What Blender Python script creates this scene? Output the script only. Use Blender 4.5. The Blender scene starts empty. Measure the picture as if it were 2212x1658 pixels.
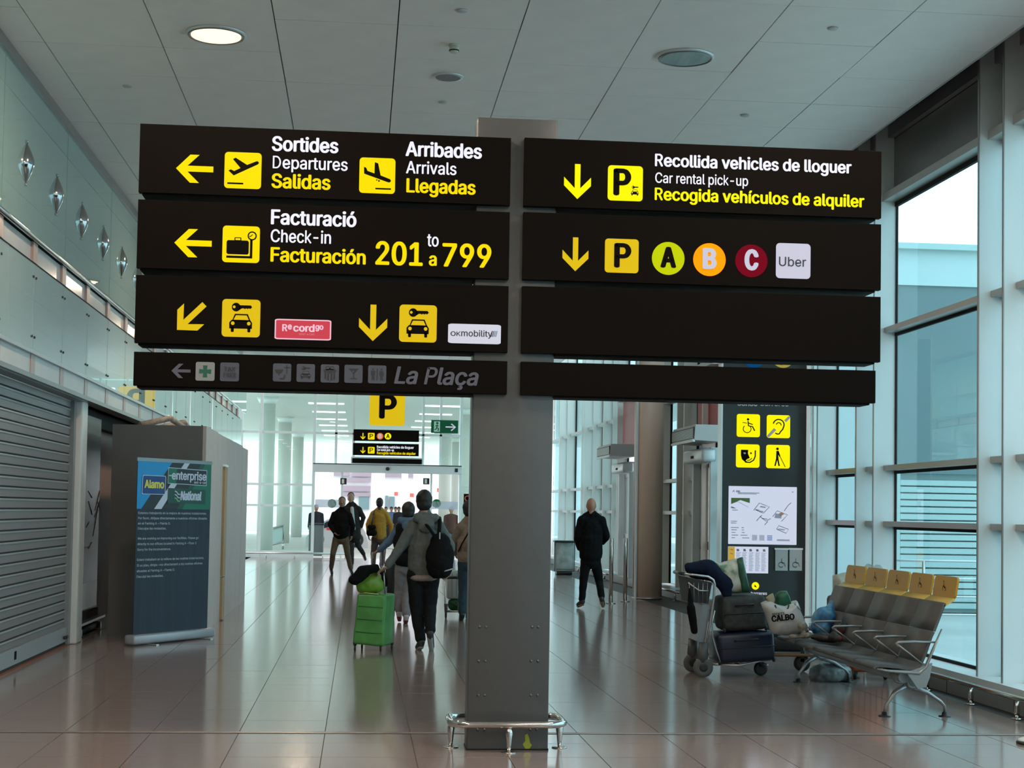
import bpy, bmesh, math, random, os
from mathutils import Vector, Matrix, noise
R = random.Random(7)
SC = bpy.context.scene
COL = SC.collection
# ------------------------------------------------------------------ camera
EYE = 1.6
YAW, PIT, ROL, FOC, PY = 0.09568, 0.04526, 0.01654, 3400.0, 949.5
def _basis():
    f = Vector((math.sin(YAW), math.cos(YAW), 0)); r = Vector((math.cos(YAW), -math.sin(YAW), 0)); u = Vector((0, 0, 1))
    f2 = f*math.cos(PIT)+u*math.sin(PIT); u2 = u*math.cos(PIT)-f*math.sin(PIT)
    return r*math.cos(ROL)+u2*math.sin(ROL), u2*math.cos(ROL)-r*math.sin(ROL), f2
CR, CU, CF = _basis()
cam = bpy.data.cameras.new('camera'); camo = bpy.data.objects.new('camera', cam); COL.objects.link(camo)
camo.matrix_world = Matrix(((CR.x, CU.x, -CF.x, 0), (CR.y, CU.y, -CF.y, 0), (CR.z, CU.z, -CF.z, EYE), (0, 0, 0, 1)))
cam.sensor_width = 36; cam.lens = FOC/2212*36; cam.shift_y = (PY-829)/2212
cam.clip_start = .1; cam.clip_end = 600
SC.camera = camo
# ------------------------------------------------------------------ world, sun, exposure
w = bpy.data.worlds.new('sky'); SC.world = w; w.use_nodes = True
bg = w.node_tree.nodes['Background']; bg.inputs[0].default_value = (.88, .95, 1.0, 1); bg.inputs[1].default_value = 2.6
sun = bpy.data.lights.new('sun', 'SUN'); sun.energy = 6.0; sun.angle = .02; sun.color = (1, .95, .88)
suno = bpy.data.objects.new('sun', sun); COL.objects.link(suno); suno.rotation_euler = Vector((.45, -.35, -.8)).to_track_quat('-Z', 'Y').to_euler()
for lx in (-1.2, 3.2):  # added fill lamps without fixtures, out of view, lift the hall interior
    for ly in (-6, -1, 4, 9):
        L = bpy.data.lights.new('hall_fill_light', 'AREA'); L.shape = 'DISK'; L.size = 1.2; L.energy = 80; L.color = (1, .83, .68)
        lo = bpy.data.objects.new('hall_fill_light', L); COL.objects.link(lo); lo.location = (lx, ly, 5.55)
vs = SC.view_settings; vs.view_transform = 'Standard'; vs.look = 'None'; vs.gamma = 1; vs.exposure = 0.42; vs.use_curve_mapping = False
SC.cycles.max_bounces = 10; SC.cycles.transparent_max_bounces = 24; SC.cycles.diffuse_bounces = 5; SC.cycles.glossy_bounces = 5
SC.cycles.sample_clamp_indirect = 6
SC.cycles.use_denoising = True

def ray(px, py):
    return CF + CR*((px-1106)/FOC) - CU*((py-PY)/FOC)
def UY(px, py, Y):
    d = ray(px, py); t = Y/d.y; return Vector((d.x*t, Y, EYE+d.z*t))
def UX(px, py, X):
    d = ray(px, py); t = X/d.x; return Vector((X, d.y*t, EYE+d.z*t))
def UZ(px, py, Z):
    d = ray(px, py); t = (Z-EYE)/d.z; return Vector((d.x*t, d.y*t, Z))
# ------------------------------------------------------------------ materials
MATS = {}
def mat(name, col, rough=.5, metal=0., emit=0., spec=.5, noise_s=0., noise_a=0., bump=0., stretch=(1, 1, 1), alpha=1., coat=0.):
    if name in MATS: return MATS[name]
    m = bpy.data.materials.new(name); m.use_nodes = True; nt = m.node_tree; b = nt.nodes['Principled BSDF']
    c = (*col, 1)
    b.inputs['Base Color'].default_value = c; b.inputs['Roughness'].default_value = rough; b.inputs['Metallic'].default_value = metal
    b.inputs['Specular IOR Level'].default_value = spec
    b.inputs['Alpha'].default_value = alpha; b.inputs['Coat Weight'].default_value = coat
    if emit:
        b.inputs['Specular IOR Level'].default_value = .05
        b.inputs['Emission Color'].default_value = c; b.inputs['Emission Strength'].default_value = emit*.74; b.inputs['Base Color'].default_value = (*[v*.12 for v in col], 1)
    if noise_s:
        tc = nt.nodes.new('ShaderNodeTexCoord'); mp = nt.nodes.new('ShaderNodeMapping'); n = nt.nodes.new('ShaderNodeTexNoise')
        mp.inputs['Scale'].default_value = stretch; n.inputs['Scale'].default_value = noise_s; n.inputs['Detail'].default_value = 5
        nt.links.new(tc.outputs['Object'], mp.inputs[0]); nt.links.new(mp.outputs[0], n.inputs['Vector'])
        r = nt.nodes.new('ShaderNodeValToRGB')
        r.color_ramp.elements[0].position = .3; r.color_ramp.elements[1].position = .7
        r.color_ramp.elements[0].color = (*[v*(1-noise_a) for v in col], 1); r.color_ramp.elements[1].color = (*[min(1, v*(1+noise_a)) for v in col], 1)
        nt.links.new(n.outputs['Fac'], r.inputs[0]); nt.links.new(r.outputs[0], b.inputs['Base Color'])
        if bump:
            bp = nt.nodes.new('ShaderNodeBump'); bp.inputs['Strength'].default_value = bump; bp.inputs['Distance'].default_value = .02
            nt.links.new(n.outputs['Fac'], bp.inputs['Height']); nt.links.new(bp.outputs[0], b.inputs['Normal'])
    MATS[name] = m; return m
def glass(name, tint, ior=1.5, refl=1., rough=0., haze=None, haze_f=0.):
    m = bpy.data.materials.new(name); m.use_nodes = True; nt = m.node_tree; nt.nodes.clear()
    o = nt.nodes.new('ShaderNodeOutputMaterial'); mx = nt.nodes.new('ShaderNodeMixShader'); t = nt.nodes.new('ShaderNodeBsdfTransparent')
    g = nt.nodes.new('ShaderNodeBsdfGlossy'); fr = nt.nodes.new('ShaderNodeFresnel'); mu = nt.nodes.new('ShaderNodeMath'); mu.operation = 'MULTIPLY'
    mu.inputs[1].default_value = refl; fr.inputs[0].default_value = ior
    t.inputs[0].default_value = (*tint, 1); g.inputs['Roughness'].default_value = rough; g.inputs[0].default_value = (.95, 1, 1, 1)
    ge = nt.nodes.new('ShaderNodeNewGeometry'); iv = nt.nodes.new('ShaderNodeMath'); iv.operation = 'SUBTRACT'; iv.inputs[0].default_value = 1
    m3 = nt.nodes.new('ShaderNodeMath'); m3.operation = 'MULTIPLY'; nt.links.new(ge.outputs['Backfacing'], iv.inputs[1])
    nt.links.new(fr.outputs[0], mu.inputs[0]); nt.links.new(mu.outputs[0], m3.inputs[0]); nt.links.new(iv.outputs[0], m3.inputs[1]); nt.links.new(m3.outputs[0], mx.inputs[0])
    src = t.outputs[0]
    if haze:
        d = nt.nodes.new('ShaderNodeBsdfDiffuse'); d.inputs[0].default_value = (*haze, 1); m2 = nt.nodes.new('ShaderNodeMixShader'); m2.inputs[0].default_value = haze_f
        nt.links.new(t.outputs[0], m2.inputs[1]); nt.links.new(d.outputs[0], m2.inputs[2]); src = m2.outputs[0]
    nt.links.new(src, mx.inputs[1]); nt.links.new(g.outputs[0], mx.inputs[2]); nt.links.new(mx.outputs[0], o.inputs[0])
    MATS[name] = m; return m
M_ceil = mat('ceiling_metal', (.80, .75, .72), .45, noise_s=3, noise_a=.03)
M_black = mat('gap_black', (.006, .006, .006), .9)
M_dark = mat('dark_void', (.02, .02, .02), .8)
def floor_mat():
    m = mat('floor_stone', (.25, .192, .178), .13, noise_s=7, noise_a=.13, stretch=(1, 3, 1), spec=.6)
    nt = m.node_tree; b = nt.nodes['Principled BSDF']
    oi = nt.nodes.new('ShaderNodeObjectInfo')
    n = nt.nodes.new('ShaderNodeTexNoise'); n.inputs['Scale'].default_value = 55
    tc = nt.nodes.new('ShaderNodeTexCoord'); nt.links.new(tc.outputs['Object'], n.inputs['Vector'])
    mr = nt.nodes.new('ShaderNodeMapRange'); mr.inputs[3].default_value = .085; mr.inputs[4].default_value = .17
    nt.links.new(n.outputs['Fac'], mr.inputs[0]); nt.links.new(mr.outputs[0], b.inputs['Roughness'])
    return m
M_floor = floor_mat()
M_grout = mat('floor_grout', (.03, .026, .024), .6)
M_strip = mat('strip_metal', (.36, .29, .26), .35, metal=.6)
M_white = mat('white_paint', (.70, .76, .77), .35)
M_fin = mat('fin_paint', (.60, .66, .67), .35, noise_s=2, noise_a=.02)
M_alu = mat('brushed_alu', (.55, .54, .53), .3, metal=.9)
M_steel = mat('polished_steel', (.62, .58, .55), .12, metal=1)
M_totem = mat('totem_grey', (.074, .075, .075), .38, noise_s=14, noise_a=.04)
M_sign = mat('sign_black', (.0062, .0045, .0036), .5, spec=.03)
M_signb = mat('sign_black_matte', (.003, .003, .003), .6, spec=.1)
M_yel = mat('sign_yellow', (1.0, .78, .0), .4, emit=.88)
M_yel2 = mat('sign_yellow_dim', (.93, .64, .01), .4, emit=.72)
M_yelb = mat('sign_yellow_bright', (1.0, .92, .0), .4, emit=.95)
M_wht = mat('sign_white', (.87, .87, 1.0), .4, emit=.95)
M_wht2 = mat('sign_white_dim', (.62, .62, .75), .4, emit=.85)
M_blk = mat('print_black', (.006, .0045, .004), .6, spec=.03)
M_lilac = mat('sign_unlit_lilac', (.085, .085, .115), .5)
M_lilac2 = mat('sign_unlit_pane', (.06, .066, .09), .5)
M_unl = mat('sign_unlit_dark', (.022, .022, .028), .5)
M_tinwall = mat('hoarding_grey', (.13, .125, .12), .6, noise_s=2, noise_a=.04)
M_hoard2 = mat('hoarding_pale', (.52, .43, .39), .6, noise_s=2, noise_a=.04)
M_rub = mat('rubber', (.012, .012, .012), .6)
M_blkpl = mat('black_plastic', (.012, .012, .013), .35)
G_bal = glass('balustrade_glass', (.72, .93, .90), 1.5, 1.25, haze=(.52, .68, .66), haze_f=.42)  # diffuse haze colours in the pale ceiling reflection on the upper panes
G_bal2 = glass('balustrade_glass_low', (.80, .94, .93), 1.5, 1.2, haze=(.62, .74, .74), haze_f=.50)  # stronger haze, brightness of the lower panes put into the colour
G_win = glass('window_glass', (.62, .81, .85), 1.5, 1.0)
G_far = glass('end_glass', (.82, .95, .93), 1.5, 1.0)
G_door = glass('door_glass', (.95, .98, .98), 1.45, .7)
# ------------------------------------------------------------------ mesh builder
class MB:
    def __init__(s): s.bm = bmesh.new(); s.mats = []
    def mi(s, m):
        if m is None: return 0
        if m not in s.mats: s.mats.append(m)
        return s.mats.index(m)
    def face(s, pts, m=None, smooth=False):
        vs = [s.bm.verts.new(p) for p in pts]
        try: f = s.bm.faces.new(vs)
        except ValueError: return
        f.material_index = s.mi(m); f.smooth = smooth
    def poly(s, pts, off, m=None):
        """prism: base polygon pts extruded by vector off"""
        off = Vector(off); n = len(pts); a = [s.bm.verts.new(p) for p in pts]; b = [s.bm.verts.new(Vector(p)+off) for p in pts]
        i = s.mi(m)
        for f in [a[::-1], b]+[[a[k], a[(k+1) % n], b[(k+1) % n], b[k]] for k in range(n)]:
            try: q = s.bm.faces.new(f); q.material_index = i
            except ValueError: pass
        return s
    def box(s, x0, x1, y0, y1, z0, z1, m=None):
        return s.poly([(x0, y0, z0), (x1, y0, z0), (x1, y1, z0), (x0, y1, z0)], (0, 0, z1-z0), m)
    def obox(s, c, sz, rot=0., m=None, bev=0., tilt=0., axis='X', seg=2):
        """rounded box: centre c, size sz, z rotation rot, tilt about own axis"""
        b2 = bmesh.new(); bmesh.ops.create_cube(b2, size=1); bmesh.ops.scale(b2, vec=sz, verts=b2.verts)
        if bev: bmesh.ops.bevel(b2, geom=b2.edges[:], offset=bev, segments=seg, affect='EDGES', profile=.5)
        M = Matrix.Translation(c) @ Matrix.Rotation(rot, 4, 'Z') @ Matrix.Rotation(tilt, 4, axis)
        s._merge(b2, M, m, bool(bev)); return s
    def _merge(s, b2, M, m, smooth):
        i = s.mi(m); mp = {}
        for v in b2.verts: mp[v] = s.bm.verts.new(M @ v.co)
        for f in b2.faces:
            try: q = s.bm.faces.new([mp[v] for v in f.verts]); q.material_index = i; q.smooth = smooth
            except ValueError: pass
        b2.free()
    def tube(s, pts, r, n=8, m=None, closed=False, caps=True, squash=1.):
        pts = [Vector(p) for p in pts]; rings = []; N = len(pts); rr = r if isinstance(r, (list, tuple)) else [r]*N
        up = None
        for k, p in enumerate(pts):
            a = pts[(k-1) % N] if (closed or k) else p; b = pts[(k+1) % N] if (closed or k < N-1) else p
            t = (b-a).normalized()
            if up is None: up = Vector((0, 0, 1)) if abs(t.z) < .9 else Vector((0, 1, 0))
            x = t.cross(up).normalized(); y = x.cross(t).normalized(); up = y
            rings.append([s.bm.verts.new(p+(x*math.cos(q)+y*math.sin(q)*squash)*rr[k]) for q in [2*math.pi*j/n for j in range(n)]])
        i = s.mi(m)
        for k in range(N if closed else N-1):
            A, B = rings[k], rings[(k+1) % N]
            for j in range(n):
                try: f = s.bm.faces.new([A[j], A[(j+1) % n], B[(j+1) % n], B[j]]); f.material_index = i; f.smooth = True
                except ValueError: pass
        if caps and not closed:
            for g in (rings[0][::-1], rings[-1]):
                f = s.bm.faces.new(g); f.material_index = i
        return s
    def cyl(s, p0, p1, r0, r1=None, n=16, m=None): return s.tube([p0, p1], [r0, r1 if r1 is not None else r0], n, m)
    def lathe(s, c, prof, n=16, m=None, axis='Z'):
        """prof: list of (r, h) along axis"""
        rings = []
        for r, h in prof:
            ring = []
            for j in range(n):
                a = 2*math.pi*j/n; x, y = max(r, 1e-4)*math.cos(a), max(r, 1e-4)*math.sin(a)
                d = {'Z': (x, y, h), 'Y': (x, h, y), 'X': (h, x, y)}[axis]
                ring.append(s.bm.verts.new(Vector(c)+Vector(d)))
            rings.append(ring)
        i = s.mi(m)
        for A, B in zip(rings, rings[1:]):
            for j in range(n):
                f = s.bm.faces.new([A[j], A[(j+1) % n], B[(j+1) % n], B[j]]); f.material_index = i; f.smooth = True
        for g in (rings[0][::-1], rings[-1]):
            f = s.bm.faces.new(g); f.material_index = i
        return s
    def mesh(s, name):
        bmesh.ops.recalc_face_normals(s.bm, faces=s.bm.faces[:])
        me = bpy.data.meshes.new(name); s.bm.to_mesh(me); s.bm.free()
        for m in s.mats: me.materials.append(m)
        return me
    def build(s, name, parent=None, m=None, **kw):
        if m and not s.mats: s.mats.append(m)
        return obj(name, s.mesh(name), parent, **kw)
def obj(name, me, parent=None, label=None, cat=None, group=None, kind=None, loc=None):
    o = bpy.data.objects.new(name, me); COL.objects.link(o)
    if parent is not None:
        o.parent = parent
        if loc is None: o.matrix_parent_inverse = Matrix.Translation(-parent.location) if parent.rotation_euler.z == 0 else (Matrix.Translation(parent.location) @ Matrix.Rotation(parent.rotation_euler.z, 4, 'Z')).inverted()
    if loc is not None: o.location = loc
    if label: o['label'] = label
    if cat: o['category'] = cat
    if group: o['group'] = group
    if kind: o['kind'] = kind
    return o
def empty(name, loc, label=None, cat=None, group=None, kind=None):
    o = obj(name, None, None, label, cat, group, kind); o.location = loc; o.empty_display_size = .1; return o
# ------------------------------------------------------------------ lettering
def _font():
    try: return bpy.data.fonts.load(os.path.join(bpy.utils.resource_path('LOCAL'), 'datafiles', 'fonts', 'Inter.woff2'))
    except Exception: return None
FONT = _font(); GL = {}
def _raw(t):
    c = bpy.data.curves.new('t', 'FONT'); c.body = t; c.size = 1; c.resolution_u = 2
    if FONT: c.font = FONT
    o = bpy.data.objects.new('t', c); COL.objects.link(o)
    me = bpy.data.meshes.new_from_object(o); V = [(v.co.x, v.co.y) for v in me.vertices]; F = [tuple(p.vertices) for p in me.polygons]
    bpy.data.objects.remove(o); bpy.data.curves.remove(c); bpy.data.meshes.remove(me)
    return V, F
def _strokes(paths, w):
    V, F = [], []
    for pts in paths:
        L, Rr = [], []
        for k, p in enumerate(pts):
            a = pts[k-1] if k else p; b = pts[k+1] if k < len(pts)-1 else p
            t = Vector((b[0]-a[0], b[1]-a[1])).normalized(); n = Vector((-t.y, t.x))*w/2
            L.append((p[0]+n.x, p[1]+n.y)); Rr.append((p[0]-n.x, p[1]-n.y))
        o = len(V); V += L+Rr; m = len(pts)
        F += [(o+k, o+k+1, o+m+k+1, o+m+k) for k in range(m-1)]
    return V, F
def _arc(cx, cy, rx, ry, a0, a1, n=10): return [(cx+rx*math.cos(math.radians(a0+(a1-a0)*k/n)), cy+ry*math.sin(math.radians(a0+(a1-a0)*k/n))) for k in range(n+1)]
_BAD = {
 'P': ([[(.12, 0), (.12, .727)], [(.1, .695), (.34, .695)]+_arc(.34, .515, .17, .18, 90, -90)+[(.12, .335)]], .60),
 'D': ([[(.12, 0), (.12, .727)], [(.1, .695), (.3, .695)]+_arc(.3, .3635, .27, .3315, 90, -90)+[(.12, .032)]], .70),
 'R': ([[(.12, 0), (.12, .727)], [(.1, .695), (.34, .695)]+_arc(.34, .525, .165, .17, 90, -90)+[(.12, .355)], [(.33, .36), (.53, 0)]], .63),
 'K': ([[(.12, 0), (.12, .727)], [(.55, .727), (.13, .27)], [(.25, .4), (.57, 0)]], .64),
 'k': ([[(.1, 0), (.1, .727)], [(.44, .545), (.11, .2)], [(.2, .3), (.46, 0)]], .50),
 'Q': ([_arc(.4, .3635, .31, .345, 0, 360, 20), [(.42, .17), (.68, -.03)]], .78),
 '4': ([[(.42, 0), (.42, .727), (.06, .17), (.56, .17)]], .62)}
def glyph(ch):
    if ch in GL: return GL[ch]
    if '__h' not in GL: GL['__h'] = max(v[0] for v in _raw('HH')[0])-min(v[0] for v in _raw('HH')[0])
    if FONT and ch in _BAD:
        V, F = _strokes(_BAD[ch][0], .066); GL[ch] = (V, F, _BAD[ch][1])
    elif ch == ' ': GL[ch] = ([], [], .26)
    else:
        if '__s' not in GL: GL['__s'] = .727/max(v[1] for v in _raw('H')[0])
        k_ = GL['__s']; V, F = _raw(ch); V = [(a*k_, b_*k_) for a, b_ in V]; x = [v[0] for v in _raw('H'+ch+'H')[0]]
        GL[ch] = (V, F, (max(x)-min(x)-GL['__h'])*k_)
    return GL[ch]
OFFS = {0: [(0, 0)], 1: [(math.cos(a*math.pi/3), math.sin(a*math.pi/3)) for a in range(6)], 2: [(q*math.cos(a*math.pi/4), q*math.sin(a*math.pi/4)) for q in (.5, 1) for a in range(8)]+[(0, 0)]}
def text(mb, t, o, width, cap, m, bold=0., ex=(1, 0, 0), ez=(0, 0, 1), out=(0, -.002, 0), italic=0.):
    """write t on the plane through o (left end of the base line) along ex, ez; fitted to width and cap height"""
    ex, ez, o, out = Vector(ex), Vector(ez), Vector(o), Vector(out)
    x = 0; items = []
    for ch in t:
        V, F, a = glyph(ch); items.append((x, V, F)); x += a
    xs = [x0+v[0] for x0, V, F in items for v in V]; a, b = min(xs), max(xs)
    sx = (width-2*bold*cap)/(b-a) if width else cap/.727; sz = cap/.727; i = mb.mi(m)
    for kk, (dx, dz) in enumerate(OFFS[2] if bold > .065 else OFFS[1] if bold else OFFS[0]):
        out = out+out.normalized()*.00012 if out.length else ex.cross(ez)*(.0003*kk)
        for x0, V, F in items:
            vs = [mb.bm.verts.new(o+ex*((x0+v[0]-a)*sx+bold*cap*(1+dx)+italic*v[1]*sz)+ez*(v[1]*sz+bold*cap*(1+dz)*.6)+out) for v in V]
            for f in F:
                try: q = mb.bm.faces.new([vs[k] for k in f]); q.material_index = i
                except ValueError: pass
def stroke(mb, pts, w, to3, m, closed=False, lift=1.):
    """flat polyline of width w in 2D, mapped by to3"""
    n = len(pts); L, Rr = [], []
    for k, p in enumerate(pts):
        a = pts[k-1] if (k or closed) else p; b = pts[(k+1) % n] if (k < n-1 or closed) else p
        t = Vector((b[0]-a[0], b[1]-a[1]))
        if t.length < 1e-9: t = Vector((1, 0))
        t.normalize(); q = Vector((-t.y, t.x))*w/2
        L.append((p[0]+q.x, p[1]+q.y)); Rr.append((p[0]-q.x, p[1]-q.y))
    for k in range(n if closed else n-1):
        j = (k+1) % n; mb.face([to3(L[k], lift), to3(L[j], lift), to3(Rr[j], lift), to3(Rr[k], lift)], m)
def shape(mb, pts, to3, m, lift=1.): mb.face([to3(p, lift) for p in pts], m)
def disc2(c, r, n=20): return [(c[0]+r*math.cos(2*math.pi*k/n), c[1]+r*math.sin(2*math.pi*k/n)) for k in range(n)]
def rrect(x0, y0, x1, y1, r, n=5):
    o = []
    for cx, cy, a in ((x1-r, y1-r, 0), (x0+r, y1-r, 90), (x0+r, y0+r, 180), (x1-r, y0+r, 270)):
        o += [(cx+r*math.cos(math.radians(a+90*k/n)), cy+r*math.sin(math.radians(a+90*k/n))) for k in range(n+1)]
    return o
def mapper(c, half, zx=(0, 1), zy=(0, 1), nrm=(0, -1, 0), ex=(1, 0, 0), ez=(0, 0, 1), lift=.0012):
    """coordinates of a square tile (any zoom units zx,zy with y down) -> world, centre c, half size half"""
    c, nrm, ex, ez = Vector(c), Vector(nrm), Vector(ex), Vector(ez)
    hx, hz = half if isinstance(half, tuple) else (half, half)
    def f(p, l=1.):
        u = (p[0]-zx[0])/(zx[1]-zx[0])*2-1; v = (p[1]-zy[0])/(zy[1]-zy[0])*2-1
        return c+ex*(u*hx)-ez*(v*hz)+nrm*(lift*l)
    return f
# ================================================================== SETTING
HC = 5.62            # ceiling height
XL, XR = -3.15, 5.3  # ceiling edges
YE = 51.0            # end glass wall
def hide_none(o): return o
# ---- floor
fl = MB(); fl.box(-9, 6.6, -10, 51.2, -.25, -.004, M_grout)
floor = fl.build('floor', kind='structure', label='polished brown stone tile floor of the arrivals hall')
TX = .6065; tcols = [-.8196+TX*k for k in range(-5, 10)]
tile_rows = [(9.68, 10.28), (10.28, 10.89), (10.89, 11.335)]+[(11.435, 12.03)]+[(12.03+.6*k, 12.63+.6*k) for k in range(12)]
tm = {}
for (y0, y1) in tile_rows:
    for x0 in tcols:
        x1 = min(x0+TX, 5.4); x0c = max(x0, -3.4)
        if x1-x0c < .1: continue
        key = (round(x1-x0c, 3), round(y1-y0, 3))
        if key not in tm:
            b = MB(); g = 0.003; W, D = key
            b.poly([(g, g, -.02), (W-g, g, -.02), (W-g, D-g, -.02), (g, D-g, -.02)], (0, 0, .02), M_floor); tm[key] = b.mesh('tile')
        o = obj('tile', tm[key], floor, loc=(x0c, y0, R.uniform(-.0003, .0003)))
        o.rotation_euler = (R.uniform(-.0006, .0006), R.uniform(-.0006, .0006), 0)
b = MB(); y = 19.23
while y < 51:
    for k in range(-6, 10):
        x0 = -.8196+TX*k; b.box(x0+0.003, x0+TX-0.003, y+0.003, y+.6-0.003, -.02, 0, M_floor)
    y += .6
for k in range(-10, -4):
    for j in range(16): b.box(-3.4-(.61*(k+11)), -3.4-(.61*(k+10))-.004, 42+.6*j, 42.596+.6*j, -.02, 0, M_floor)
yy = -9
while yy < 9.6:
    for k in range(-4, 10):
        x0 = -.8196+TX*k; b.box(x0+.003, x0+TX-.003, yy+.003, yy+.6-.003, -.02, 0, M_floor)
    yy += .6
far_tiles = b.build('distant_tile', floor, kind='stuff')
b = MB(); b.box(-3.4, 5.4, 11.35, 11.42, -.01, .002, M_strip); b.box(-3.4, 5.4, 11.337, 11.347, -.01, .001, M_black)
b.build('trim_1', kind='structure', label='metal expansion strip across the floor')
# ---- ceiling
CX0, CW, CY0, CD = .2337, 1.018, 12.953, .959
c = MB(); c.box(-9, XR, -10, 51, HC+.03, HC+.3, M_black)
ceil = c.build('ceiling', kind='structure', label='suspended ceiling of grey metal panels')
cm = {}
row = -1; y = CY0-CD
holes = []
while y < 35.5:
    for k in range(-4, 5):
        x0, x1 = CX0+CW*k, CX0+CW*(k+1)
        x0, x1 = max(x0, XL), min(x1, XR)
        if x1-x0 < .05: continue
        key = round(x1-x0, 3)
        if key not in cm:
            b = MB(); W = key; g = .005; h = .002
            h = .0035; b.poly([(g, h, 0), (W-g, h, 0), (W-g, CD-h, 0), (g, CD-h, 0)], (0, 0, .028), M_ceil); cm[key] = b.mesh('panel')
        o = obj('panel', cm[key], ceil, loc=(x0, y, HC+R.uniform(-.0012, .0012)))
        o.rotation_euler = (R.uniform(-.002, .002), R.uniform(-.0012, .0012), 0)
    y += CD
b = MB()
while y < 50.8:
    for k in range(-8, 5):
        x0, x1 = CX0+CW*k, min(CX0+CW*(k+1), XR)
        b.box(x0+.005, x1-.005, y+.003, y+CD-.003, HC, HC+.028, M_ceil)
    y += CD
y = CY0-2*CD
while y > -10:
    for k in range(-4, 5):
        x0, x1 = max(CX0+CW*k, XL), min(CX0+CW*(k+1), XR)
        b.box(x0+.005, x1-.005, y+.003, y+CD-.003, HC, HC+.028, M_ceil)
    y -= CD
b.build('distant_panel', ceil, kind='stuff')
b = MB(); b.box(XR-.01, XR+.012, -10, 51, HC-.004, HC+.3, mat('edge_alu', (.5, .52, .52), .35, metal=.3)); b.build('trim_2', kind='structure', label='thin metal edge of the ceiling by the windows')
b = MB(); b.box(XL-.05, XL+.03, -10, 41.5, HC-.10, HC+.02, mat('edge_grey', (.30, .28, .27), .3, metal=.5)); b.build('trim_3', kind='structure', label='rail at the ceiling edge over the gallery glass')
# roof over everything, dark soffit in the gap by the windows
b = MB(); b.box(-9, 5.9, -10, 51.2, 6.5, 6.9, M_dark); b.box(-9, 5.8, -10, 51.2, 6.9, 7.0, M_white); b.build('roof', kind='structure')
b = MB(); b.box(-9, 6.5, -10.3, -10, 0, 6.9, mat('plain_wall', (.45, .44, .42), .6)); b.build('wall_back', kind='structure')
# ---- ceiling fittings
M_lamp = mat('lamp_diffuser', (1, .74, .45), .5, emit=2.0)
M_rim = mat('lamp_rim', (.62, .62, .61), .3, metal=.3)
M_unlamp = mat('lamp_glass_unlit', (.34, .47, .47), .25, metal=.2, noise_s=9, noise_a=.3, stretch=(1, .1, 1))
def downlight(px, py, r, lit, label, p=None):
    q = p or UZ(px, py, HC)
    t = empty('downlight', (q.x, q.y, HC), label, 'ceiling light', 'round ceiling downlights')
    b = MB(); b.lathe((q.x, q.y, HC-.018), [(r*.86, 0), (r, 0), (r*1.03, .012), (r*1.03, .018), (r*.86, .018), (r*.86, 0)][:5], 40, M_rim); b.build('rim', t)
    b = MB(); b.lathe((q.x, q.y, HC-.024), [(r*.84, 0), (r*.845, .004), (r*.845, .006)], 40, M_lamp if lit else M_unlamp)
    b.build('diffuser', t)
    b = MB(); b.tube([(q.x+r*.93*math.cos(a), q.y+r*.93*math.sin(a), HC-.022) for a in [2*math.pi*k/36 for k in range(36)]], .006, 6, mat('lamp_ring', (.18, .18, .19), .3, metal=.7), closed=True); b.build('ring', t)
    if lit:
        L = bpy.data.lights.new('downlight_lamp', 'AREA'); L.shape = 'DISK'; L.size = r*1.35; L.energy = 55; L.color = (1, .80, .58)
        lo = bpy.data.objects.new('downlight_lamp', L); COL.objects.link(lo); lo.location = (q.x, q.y, HC-.04)
downlight(467, 73, .25, True, 'lit round downlight glowing warm white in the ceiling above the left sign boards')
downlight(1480, 122, .25, False, 'unlit round downlight with pale green glass above the right sign boards')
LX = UZ(467, 73, HC).x; LY = UZ(467, 73, HC).y
for k, s in ((1, 'nearest'), (2, 'second'), (3, 'third')):
    downlight(0, 0, .25, True, 'lit round downlight hidden past the left sign boards, %s of the row beyond the first' % s, Vector((LX, LY+CD*8*k, HC)))
q = UZ(968, 165, HC)
t = empty('ceiling_speaker', (q.x, q.y, HC), 'small round grey ceiling speaker with perforated face above the post', 'speaker')
b = MB(); b.lathe((q.x, q.y, HC-.014), [(.115, 0), (.14, 0), (.145, .008), (.145, .014)], 32, M_rim); b.build('rim', t)
b = MB(); b.lathe((q.x, q.y, HC-.018), [(.112, 0), (.118, .006), (.118, .01)], 32, mat('speaker_mesh', (.22, .22, .22), .6, noise_s=80, noise_a=.3)); b.build('grille', t)
q = UZ(981, 97, HC)
t = empty('smoke_detector', (q.x, q.y, HC), 'cream smoke detector hanging from the ceiling nearest the round speaker', 'smoke detector')
b = MB(); b.lathe((q.x, q.y, HC), [(.042, -.012), (.048, -.01), (.048, 0)], 24, mat('cream_plastic', (.55, .54, .46), .4)); b.build('mount', t)
b = MB(); b.lathe((q.x, q.y, HC-.07), [(.026, 0), (.036, .006), (.042, .02), (.042, .058)], 24, MATS['cream_plastic']); b.build('body', t)
b = MB(); b.lathe((q.x, q.y, HC-.056), [(.0435, 0), (.0435, .01)], 24, M_dark); b.build('sensor_band', t)
for (px, py, s) in ((998, 22, 'straight above the smoke detector'), (957, 220, 'just above the top of the grey post'), (1799, 60, 'high towards the windows'), (1609, 248, 'low over the right end of the car rental pick-up sign'), (275, 185, 'left of the lit downlight near the gallery glass')):
    q = UZ(px, py, HC)
    b = MB(); b.lathe((q.x, q.y, HC-.016), [(.001, 0), (.036, .001), (.044, .006), (.044, .016)], 24, mat('cap_grey', (.46, .46, .45), .4)); 
    b.build('sprinkler', label='flat round sprinkler cap, '+s, cat='sprinkler cap', group='round sprinkler caps on the ceiling')
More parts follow.
